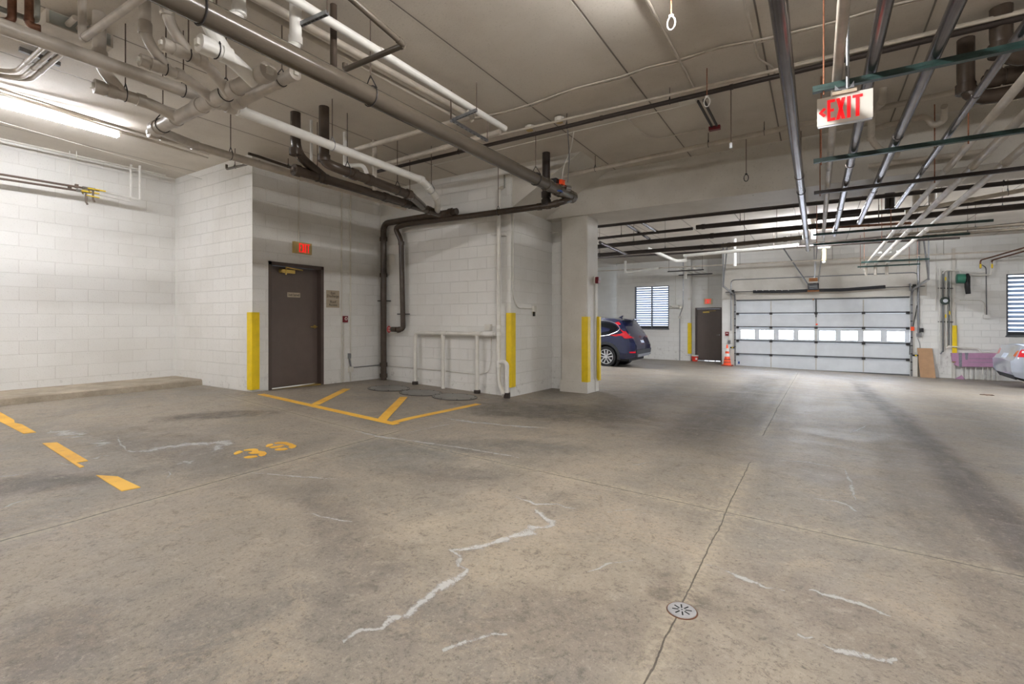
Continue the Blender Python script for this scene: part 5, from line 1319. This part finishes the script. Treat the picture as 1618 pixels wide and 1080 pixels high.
# cardboard
a, b = onY(1452, 550, YG-.25), onY(1475, 550, YG-.25); zb_ = zf(a.x, YG-.3)
g = thing('cardboard_sheet', 'tall brown cardboard sheet leaning on the wall right of the garage door', 'cardboard', (a.x, YG-.3, zb_))
h = a.z-zb_
MB().prism([V((a.x+.03, YG-.30, zb_)), V((b.x+.05, YG-.30, zb_)), V((b.x, YG-.06, zb_+h)), V((a.x-.02, YG-.06, zb_+h))], (0, .02, 0)).build('sheet', M['cardboard'], g, smooth=False)
MB().prism([V((a.x+.03, YG-.31, zb_)), V((a.x+.10, YG-.31, zb_)), V((a.x+.06, YG-.07, zb_+h)), V((a.x-.02, YG-.07, zb_+h))], (0, .008, 0)).build('folded_flap', M['cardboard'], g, smooth=False)
# purple foam board over pipes
Yf = YG-.16
pts = [(1503, 557.5), (1600, 558), (1640, 559), (1640, 582), (1598, 580), (1521, 579), (1513, 578), (1508, 576), (1511, 571), (1505, 571)]
g = thing('foam_board', 'long purple foam board wrapped round the wall pipes at the right', 'board', onY(1503, 570, Yf))
MB().prism([onY(x, y, Yf) for x, y in pts], (0, .10, 0)).build('board', M['foam'], g, smooth=False)
for x0, x1 in ((1514.5, 1520), (1524.5, 1530), (1579, 1584)):
    MB().prism([onY(x0, 557, Yf-.004), onY(x1, 557, Yf-.004), onY(x1-(1 if x0 == 1524.5 else 0), 579.5 if x0 != 1524.5 else 568, Yf-.004), onY(x0+1, 579.5 if x0 != 1524.5 else 568, Yf-.004)], (0, .004, 0)).build('tape_band', M['tape'], g, smooth=False)
mb = MB()
for y_ in (566, 572): mb.beam(onY(1530, y_, Yf-.002), onY(1640, y_+1, Yf-.002), .004, .012)
mb.build('groove', M['tape'], g, smooth=False)
for i, x in enumerate((1519, 1526, 1534, 1542, 1553, 1561, 1568, 1576)):
    a = onY(x, 580, Yf+.05); MB().tube([a, V((a.x, a.y, zf(a.x, a.y)))], .012, 8).build('pipe_leg', M['wallpipe'], g)
a = onY(1518, 595, Yf-.08); z_b = zf(a.x, a.y)
tag(MB().prism([V((a.x-.14, a.y, z_b)), V((a.x+.10, a.y, z_b)), V((a.x+.03, a.y, z_b+.13))], (0, .04, 0)).build('foam_scrap', M['foam'], smooth=False), 'small purple foam scrap on the floor below the purple board', 'scrap')
# pipes right of the garage door
for i, (x, y1, y2, y3) in enumerate(((1484.5, 424, 575, 0), (1490, 428, 556, 0), (1495, 430, 548, 0), (1499.5, 428, 548, 0))):
    lab = ('leftmost', 'second from left', 'third from left', 'rightmost')[i]+' of four vertical wall pipes by the green pump'
    pts = [onY(x, y1, YG-.09), onY(x, y2, YG-.09)]
    if i == 1: pts += [onY(1490, 553, YG-.09), onY(1486, 559, YG-.12)]
    if i == 2: pts = pts[:1]+[onY(1495, 551, YG-.1), onY(1499, 547, YG-.12), onY(1546, 550, YG-.12), onY(1550, 556, YG-.12), onY(1575, 557, YG-.12)]
    if i == 3: pts = pts[:1]+[onY(1499.5, 545, YG-.09)]
    pipe_run('wall_pipe', lab, 'pipe', pts, (.013, .018, .018, .018)[i], 'steelgrey' if i in (1, 3) else 'wallpipe', seg=8, fil=.05)
for y_, lab in ((455, 'upper'), (508, 'lower')): tag(MB().beam(onY(1482, y_, YG-.06), onY(1506, y_+.5, YG-.06), .03, .03).build('strut_channel', M['dkmetal'], smooth=False), lab+' of two short struts behind the four wall pipes', 'strut')
a = onY(1493, 475, YG-.14); g = thing('water_meter', 'dark round meter on the vertical wall pipes right of the door', 'meter', a)
MB().lathe([(.10, 0), (.12, .03), (.12, .10), (.08, .13)], a+V((0, .06, 0)), (0, -1, 0), 20).build('body', M['dkgreen'], g); MB().lathe([(.06, 0), (.06, .01)], a+V((0, -.07, 0)), (0, -1, 0), 16).build('dial', M['clear'], g)
for x, y_ in ((1494, 440), (1494, 499), (1500.5, 494)): tag(MB().cbox(onY(x, y_, YG-.11), (.03, .03, .11)).build('valve_handle', M['yellow'], smooth=False), {440: 'yellow valve handle above the round meter', 499: 'yellow valve handle below the round meter', 494: 'yellow valve handle right of the round meter'}[y_], 'valve')
a0_, a1_ = onY(1511, 440, YG-.25), onY(1525, 440, YG-.25); g = thing('pump', 'green electric pump with black cylinder beside the right louvred window', 'pump', a0_)
MB().tube([a0_, a0_+V((.01, 0, 0)), a1_-V((.01, 0, 0)), a1_], [.12, .15, .15, .12], 20).build('motor', M['motor'], g)
c = onY(1528.5, 447, YG-.25); MB().tube([c+V((0, 0, .30)), c+V((0, 0, .22)), c+V((0, 0, .2)), c+V((0, 0, -.12)), c+V((.02, 0, -.34))], [.03, .06, .07, .07, .06], 14).build('cylinder', M['black'], g)
MB().box((a0_.x+.05, YG-.25, a0_.z-.03), (a0_.x+.12, YG, a0_.z+.03)).build('wall_bracket', M['dkmetal'], g, smooth=False)
pipe_run('wall_pipe', 'white pipe arching above the green pump', 'pipe', [onY(1489, 432, YG-.12), onY(1494, 427, YG-.12), onY(1518, 427, YG-.2), onY(1518, 432, YG-.22)], .02, 'wallpipe', fil=.06, seg=8)
pipe_run('wall_pipe', 'upper white pipe leading right from the green pump', 'pipe', [onY(1531, 434, YG-.2), onY(1535, 430, YG-.2), onY(1556, 430, YG-.2)], .02, 'wallpipe', fil=.05, seg=8)
pipe_run('wall_pipe', 'lower white pipe leading right from the green pump', 'pipe', [onY(1531, 434, YG-.15), onY(1566, 434, YG-.15), onY(1567, 408, YG-.15), onY(1567, 408, YG-.5)], .022, 'wallpipe', fil=.05, seg=8)
for i, (xa, xb) in enumerate(((1549, 1618), (1567, 1640))):
    a = onY(xa, 412, YG-.15); b = onX(1640, 380 if i == 0 else 384, 0) if False else onZ(1640+i*20, 383-i*3, onY(xa, 412, YG-.15).z+.25)
    pipe_run('copper_line', ('left', 'right')[i]+' of two brown copper pipes running to the right wall valves', 'pipe', [onY(xa, 424, YG-.15), onY(xa, 411, YG-.15), V((onY(xa, 412, YG-.15).x+.9, YG-3.0, a.z+.25))], .022, 'copper', fil=.08, seg=8)
    tag(MB().cbox(onY(xa+.5, 420, YG-.18), (.04, .04, .12)).build('valve_handle', M['yellow'], smooth=False), ('left', 'right')[i]+' yellow valve handle below the brown copper pipes', 'valve')
pipe_run('conduit', 'white wall conduit dropping from the copper pipes to the square switch box', 'conduit', [onY(1551, 418, YG-.03), onY(1558, 422, YG-.03), onY(1559, 497, YG-.03)], .012, 'steelgrey', fil=.1, seg=6)
pipe_run('conduit', 'white wall conduit curving from the small outlet to the square switch box', 'conduit', [onY(1512, 474, YG-.03), onY(1555, 474, YG-.03), onY(1557, 497, YG-.03)], .014, 'wallpipe', fil=.15, seg=6)
tag(MB().cbox(onY(1559, 500, YG-.03), (.16, .07, .12)).build('switch_box', M['white'], smooth=False), 'white square switch box on the wall left of the right louvred window', 'box')
tag(MB().cbox(onY(1511.5, 474.5, YG-.03), (.13, .07, .12)).build('outlet_box', M['white'], smooth=False), 'small white outlet box below the green pump', 'box')
pipe_run('conduit', 'thin conduit hanging at the wall between door and vertical pipes', 'conduit', [onY(1479, 385, YG-.02), onY(1479, 490, YG-.02)], .010, 'wallpipe', seg=6)
for i, (x, m_) in enumerate(((1391, 0), (1405, 0), (1420, 0))):
    q = onY(x, 385, 17.6); e_ = onY(x, 400, 17.6)
    tag(MB().tube([V((q.x, q.y, 2.0)), e_], .055, 12).build('drop_pipe', M['white']), 'white drop pipe above the garage door right half, %s of three' % ('left', 'middle', 'right')[i], 'pipe')
# left far wall items
a = onY(1068, 484, YW); a = a+V((0, -.03, 0)); g = thing('emergency_light', 'white twin-head emergency light between the louvred window and far door', 'light', a)
MB().cbox(a+V((0, -.06, 0)), (.26, .12, .11)).build('battery_case', M['offwhite'], g, smooth=False)
for s in (-1, 1): MB().lathe([(.03, 0), (.05, .05), (.06, .09), (.03, .10)], a+V((s*.18, -.06, -.01)), (s*.5, -.8, -.2), 14).build('lamp_head', M['offwhite'], g)
MB().tube([a+V((0, -.02, .05)), V((a.x, a.y-.02, 2.4))], .012, 8).build('conduit', M['wallpipe'], g)
yw = YW-.02
pipe_run('conduit', 'grey wall conduit bending down to the floor left of the far door', 'conduit', [V((onY(1079.5, 412, yw).x, yw, CZ)), onY(1079.5, 484, yw), onY(1074, 497, yw), V((onY(1074, 560, yw).x, yw, zf(-5, yw)))], .015, 'galv', fil=.1, seg=8)
tag(MB().cbox(onY(1074, 501, YW-.03), (.12, .06, .10)).build('outlet_box', M['offwhite'], smooth=False), 'small white outlet box on the bending conduit left of the far door', 'box')
pipe_run('conduit', 'white conduit ending in a switch box above the far yellow guard', 'conduit', [V((onY(1090, 436, yw).x, yw, 1.9)), onY(1090, 471, yw)], .010, 'wallpipe', seg=6)
tag(MB().cbox(onY(1089, 472, YW-.03), (.10, .06, .10)).build('switch_box', M['offwhite'], smooth=False), 'small white switch box above the far yellow corner guard', 'box')
a = onY(1119, 476, YDr); g = thing('exit_sign', 'small exit sign with glowing red letters above the far brown door', 'sign', a)
p0, p1 = onY(1112.5, 471.5, YDr), onY(1126, 480.5, YDr)
MB().box((p0.x, YDr-.06, p1.z), (p1.x, YDr, p0.z)).build('housing', M['signtan2'], g, smooth=False)
w, h = p1.x-p0.x, p0.z-p1.z
exit_letters((p0.x+w*.16, YDr-.061, p1.z+h*.12), (1, 0, 0), (0, 0, 1), (0, -1, 0), h*.76, w*.70, w*.055).build('lettering', M['redlet'], g, smooth=False)
pipe_run('conduit', 'thin conduit rising from the far exit sign', 'conduit', [onY(1119, 471, YDr-.02), V((onY(1119, 471, YDr-.02).x, YDr-.02, CZ))], .011, 'wallpipe', seg=6)
for i, (x1, y1, x2, y2) in enumerate(((1082, 427, 1119, 434), (1086, 424, 1119, 433))): pass
g = thing('shelf_rack', 'dark strut rack with three short pipes above the far exit door', 'rack', onY(1080, 428, 20.0))
za = onY(1100, 430, 20.3).z
for yy in (19.4, 21.2): MB().beam(V((-4.95, yy, za)), V((-3.6, yy, za)), .04, .04).build('strut', M['dkmetal'], g, smooth=False)
for xx in (-4.4, -4.15, -3.9): MB().tube([V((xx, 19.0, za+.05)), V((xx, 21.7, za+.05))], .03, 8).build('pipe', M['wallpipe'], g)
for xx in (-4.9, -3.65): MB().tube([V((xx, 19.4, za)), V((xx, 19.4, CZ))], .008, 6).build('rod', M['rod'], g)

# ---------------------------------------------------------------- cars
def interp(tab, x):
    if x <= tab[0][0]: return tab[0][1]
    for (a, b), (c, d) in zip(tab, tab[1:]):
        if x <= c: return b+(d-b)*(x-a)/(c-a)
    return tab[-1][1]
def car(label, loc, rz, L, W, top, bot, belt, roofz, wheels, wr, paint, rear_off, tuck):
    """local axes: x from the rear (0) to the nose (L), y across, z up"""
    g = thing('car', label, 'car', loc, rz)
    hw = W/2
    def half(l, z):
        e = 1-.16*max(0, 1-l/.55)**2-.20*max(0, 1-(L-l)/.7)**2
        s = 1.0
        if z < .45: s = .95+.05*(z-.2)/.25
        elif z < belt: s = 1-.035*(z-.45)/(belt-.45)
        else: s = .965-tuck*((z-belt)/(roofz-belt))**1.3
        return hw*e*s
    st = []; l = 0
    while l < L-.001: st.append(l); l += .04
    st.append(L)
    NS, NTP = 22, 8; rows = []
    for l in st:
        zb_, zt_ = interp(bot, l), interp(top, l); row = []
        for k in range(NS+1):
            z = lerp(zb_, zt_, k/NS); row.append(V((l+interp(rear_off, z)*max(0, 1-l/.6), half(l, z), z)))
        e = row[-1]
        cs = []
        for k in range(1, NTP):
            y = e.y*(1-2*k/NTP); cs.append(V((e.x, y, e.z+.035*(1-(y/max(e.y, .01))**2))))
        rows.append(row+cs+[V((p.x, -p.y, p.z)) for p in reversed(row)])
    n = len(rows[0]); vs = [p for r_ in rows for p in r_]; fs = []
    inw = lambda p: any((p.x-wx)**2+(p.z-wr)**2 < (wr*1.16)**2 for wx in wheels)
    for i in range(len(rows)-1):
        for k in range(n-1):
            q = (i*n+k, i*n+k+1, (i+1)*n+k+1, (i+1)*n+k); c = sum((vs[j] for j in q), V())/4
            if (k < NS or k >= n-1-NS) and inw(c): continue
            fs.append(q)
    # snap the arch edge on its circle
    for j, p in enumerate(vs):
        for wx in wheels:
            d = math.hypot(p.x-wx, p.z-wr)
            if abs(d-wr*1.16) < .035 and abs(p.y) > hw*.7: vs[j] = V((wx+(p.x-wx)*wr*1.16/d, p.y, wr+(p.z-wr)*wr*1.16/d))
    fs.append(tuple(range(n))); fs.append(tuple((len(rows)-1)*n+k for k in reversed(range(n))))
    b_ = MB(); b_.add(vs, fs); body = b_.build('body', M[paint], g, local=True)
    MB().box((.25, -hw*.86, .22), (L-.3, hw*.86, .42)).build('underbody', M['rub'], g, smooth=False, local=True)
    for wx in wheels:
        for s in (-1, 1):
            MB().lathe([(wr*1.15, -.0), (wr*1.15, .30), (.02, .30)], (wx, s*hw*.955, wr), (0, -s, 0), 28, False).build('wheel_arch_liner', M['rub'], g, local=True)
            w = MB(); y = s*(hw*.97-.005); ax = (0, -s, 0)
            w.lathe([(wr*.70, .0), (wr*.93, .0), (wr*.99, .03), (wr, .06), (wr, .17), (wr*.95, .21), (wr*.70, .21)], (wx, y, wr), ax, 36, False)
            wh = w.build('wheel', M['tyre'], g, local=True)
            r_ = MB(); r_.lathe([(wr*.64, .012), (wr*.71, .008), (wr*.71, .02), (wr*.62, .10), (.01, .10)], (wx, y, wr), ax, 36, False)
            r_.build('rim_barrel', M['clad'], wh, local=True)
            sp_ = MB()
            for k in range(5):
                an = 2*PI*k/5+.3; u = V((math.cos(an), 0, math.sin(an))); v = V((-u.z, 0, u.x)); c = V((wx, y-s*.012, wr))
                for sg in (-1, 1): sp_.prism([c+u*wr*.10+v*sg*.012, c+u*wr*.10+v*sg*wr*.13, c+u*wr*.66+v*sg*wr*.24, c+u*wr*.66+v*sg*wr*.10], (0, -s*.03, 0))
            sp_.lathe([(wr*.19, 0), (wr*.17, -.012), (.005, -.014)], (wx, y-s*.012, wr), ax, 16)
            sp_.ring((wx, y-s*.012, wr), ax, wr*.675, .014, 36, 6)
            sp_.build('alloy_spokes', M['rim'], wh, local=True)
    def side(name, poly, m, s, off=.006, par=g):
        vs = [V((x+interp(rear_off, z)*max(0, 1-x/.6), s*(half(x, z)+off), z)) for x, z in poly]
        return MB().prism(vs, (0, -s*(.012+off), 0)).build(name, M[m], par, smooth=False, local=True)
    def rear(name, poly, m, off=.006, th=.02, par=g):
        def xr(y, z):
            # first station whose top reaches z
            l = 0
            while l < L/2 and interp(top, l) < z: l += .004
            return l+interp(rear_off, z)
        vs = [V((xr(y, z)-off, y, z)) for y, z in poly]
        return MB().prism(vs, (th, 0, 0)).build(name, M[m], par, smooth=False, local=True)
    return g, side, rear, body, half
# dark blue SUV
xr_, yr_ = -4.93, 16.3
zs = zf(-6, 15.5)
wheels_x = 1.02
sy_ = 15.4+.92
g, side, rear, body, half = car('dark blue suv parked behind the column with its tail sticking out', (-4.96, sy_, zf(-5.97, 16.2)-.0), PI, 4.55, 1.85,
    [(0, .74), (.04, .80), (.10, 1.02), (.16, 1.10), (.52, 1.57), (.75, 1.63), (1.4, 1.665), (2.3, 1.65), (3.3, 1.12), (4.0, 1.02), (4.4, .86), (4.55, .62)],
    [(0, .36), (.25, .30), (4.2, .26), (4.55, .34)], 1.06, 1.66, (wheels_x, wheels_x+2.66), .355, 'bluecar', [(.2, .10), (.45, .0), (.8, .0), (1.05, .05), (1.7, .05)], .16)
for s in (1, -1):
    side('side_window', [(.70, 1.20), (.98, 1.09), (1.42, 1.06), (1.42, 1.50), (1.05, 1.53), (.80, 1.46), (.62, 1.34)], 'glass', s)
    side('side_window', [(1.47, 1.06), (2.35, 1.04), (2.35, 1.50), (1.9, 1.54), (1.47, 1.51)], 'glass', s)
    side('side_window', [(2.42, 1.04), (3.10, 1.05), (2.85, 1.25), (2.42, 1.50)], 'glass', s)
    sv = lambda x, z, o=.016: V((x+0.0, s*(half(x, z)+o), z))
    MB().tube([sv(x, z) for x, z in ((3.1, 1.03), (2.3, 1.02), (1.4, 1.03), (.95, 1.07), (.62, 1.2), (.53, 1.30), (.62, 1.42), (.85, 1.53), (1.1, 1.57), (1.9, 1.585))], .013, 8, fil=.1).build('chrome_trim', M['chrome'], g, local=True)
    side('tail_light', [(.74, 1.50), (.60, 1.53), (.27, 1.16), (.20, 1.09), (.10, 1.00), (.30, .97), (.88, 1.08), (.50, 1.13), (.42, 1.17)], 'lens', s, .012)
    side('lower_cladding', [(.02, .40), (.55, .36), (.55, .52), (.02, .62)], 'clad', s, .010)
    side('sill_cladding', [(1.5, .28), (3.2, .28), (3.2, .42), (1.5, .42)], 'clad', s, .010)
    arch = []; 
    for wx in (wheels_x, wheels_x+2.66):
        o_, i_ = [], []
        for k in range(13):
            an = PI*(-.06)+PI*1.12*k/12; o_.append((wx+.50*math.cos(an), .355+.50*math.sin(an))); i_.append((wx+.41*math.cos(an), .355+.41*math.sin(an)))
        mb = MB()
        for k in range(12):
            q = [o_[k], o_[k+1], i_[k+1], i_[k]]; mb.prism([V((x, s*(half(x, z)+.012), z)) for x, z in q], (0, -s*.03, 0))
        mb.build('arch_cladding', M['clad'], g, smooth=False, local=True)
    side('reflector', [(.03, .50), (.20, .50), (.22, .54), (.03, .56)], 'lens', s, .02)
    side('door_handle', [(1.55, .96), (1.75, .96), (1.75, .985), (1.55, .985)], 'chrome', s, .03)
rear('rear_window', [(-.60, 1.14), (.60, 1.14), (.52, 1.52), (-.52, 1.52)], 'glass')
rear('tail_lamp_wrap', [(.40, .98), (.82, .99), (.80, 1.10), (.60, 1.06)], 'lens', .012); rear('tail_lamp_wrap', [(-.40, .98), (-.82, .99), (-.80, 1.10), (-.60, 1.06)], 'lens', .012)
rear('chrome_bar', [(-.62, 1.04), (.62, 1.04), (.60, 1.10), (-.60, 1.10)], 'chrome', .012)
rear('licence_plate', [(-.16, .80), (.16, .80), (.16, .95), (-.16, .95)], 'plate', .02)
rear('bumper_cladding', [(-.78, .38), (.78, .38), (.80, .60), (-.80, .60)], 'clad', .02)
rear('skid_plate', [(-.62, .36), (.62, .36), (.70, .46), (-.70, .46)], 'silvercar', .035)
rear('badge', [(.52, .94), (.70, .94), (.70, .965), (.52, .965)], 'chrome', .01)
MB().prism([V((.50, -.58, 1.60)), V((.50, .58, 1.60)), V((.28, .52, 1.565)), V((.28, -.52, 1.565))], (0, 0, .03)).build('spoiler', M['bluecar'], g, smooth=False, local=True)
MB().prism([V((.95, -.02, 1.65)), V((.75, -.02, 1.74)), V((.72, -.02, 1.74)), V((.78, -.02, 1.65))], (0, .04, 0)).build('antenna_fin', M['bluecar'], g, smooth=False, local=True)
# silver saloon
ps = onY(1588, 575, 17.9)
g, side, rear, body, half = car('silver saloon car at the right edge, only its tail visible', (ps.x-.02, 18.15, zf(5, 18)), 0, 4.6, 1.8,
    [(0, .72), (.05, .76), (.12, .98), (.16, 1.08), (.25, 1.115), (.75, 1.13), (1.35, 1.42), (2.0, 1.46), (2.7, 1.42), (3.5, 1.02), (4.3, .84), (4.6, .6)],
    [(0, .32), (.3, .24), (4.3, .22), (4.6, .3)], .95, 1.46, (1.02, 1.02+2.7), .32, 'silvercar', [(.2, .16), (.45, .02), (.7, 0), (.95, .04), (1.5, .04)], .2)
for s in (1, -1):
    side('tail_light', [(.13, .98), (.10, .84), (.30, .84), (.52, .98), (.34, 1.03), (.16, 1.03)], 'lens', s, .012)
    side('tail_light_lens', [(.16, .95), (.24, .94), (.30, 1.0), (.17, 1.0)], 'clear', s, .02)
    side('side_window', [(1.15, 1.0), (2.1, .98), (2.1, 1.36), (1.6, 1.36)], 'glass', s); side('side_window', [(2.16, .98), (3.2, .98), (2.6, 1.36), (2.16, 1.37)], 'glass', s)
rear('licence_recess', [(-.34, .74), (.34, .74), (.36, .93), (-.36, .93)], 'clad', .004); rear('licence_plate', [(-.17, .77), (.17, .77), (.17, .90), (-.17, .90)], 'plate', .03)
rear('lower_valance', [(-.66, .24), (.66, .24), (.68, .36), (-.68, .36)], 'clad', .01); rear('rear_window', [(-.5, 1.16), (.5, 1.16), (.45, 1.40), (-.45, 1.40)], 'glass')
for s in (1, -1): rear('tail_lamp_wrap', [(s*.50, .86), (s*.74, .84), (s*.75, 1.0), (s*.55, 1.0)], 'lens', .012)
# dead leaf near the right bay
q = onF(1560, 624); tag(MB().prism([V((q.x+.12*math.cos(a_)*(1 if k % 2 else .5), q.y+.10*math.sin(a_)*(1 if k % 2 else .5), q.z+.004)) for k, a_ in enumerate([2*PI*k/10 for k in range(10)])], (0, 0, .01)).build('dry_leaf', M['copper'], smooth=False), 'dark dry leaf on the floor left of the silver car', 'leaf')
EXPO = 0.95
# ---------------------------------------------------------------- camera, world, view
cam = bpy.data.cameras.new('camera'); co = bpy.data.objects.new('camera', cam); COL.objects.link(co)
cam.sensor_width = 36; cam.lens = F/1618*36; cam.shift_y = -(540-HZ)/1618; cam.clip_start = .05
co.location = (0, 0, 0); co.rotation_euler = (PI/2, 0, TH)
scene.camera = co
wd = bpy.data.worlds.new('world'); scene.world = wd; wd.use_nodes = True
wd.node_tree.nodes['Background'].inputs[0].default_value = (.75, .85, 1, 1); wd.node_tree.nodes['Background'].inputs[1].default_value = 1.0
scene.view_settings.view_transform = 'Standard'; scene.view_settings.look = 'None'; scene.view_settings.gamma = 1
scene.view_settings.use_curve_mapping = False
scene.view_settings.exposure = EXPO
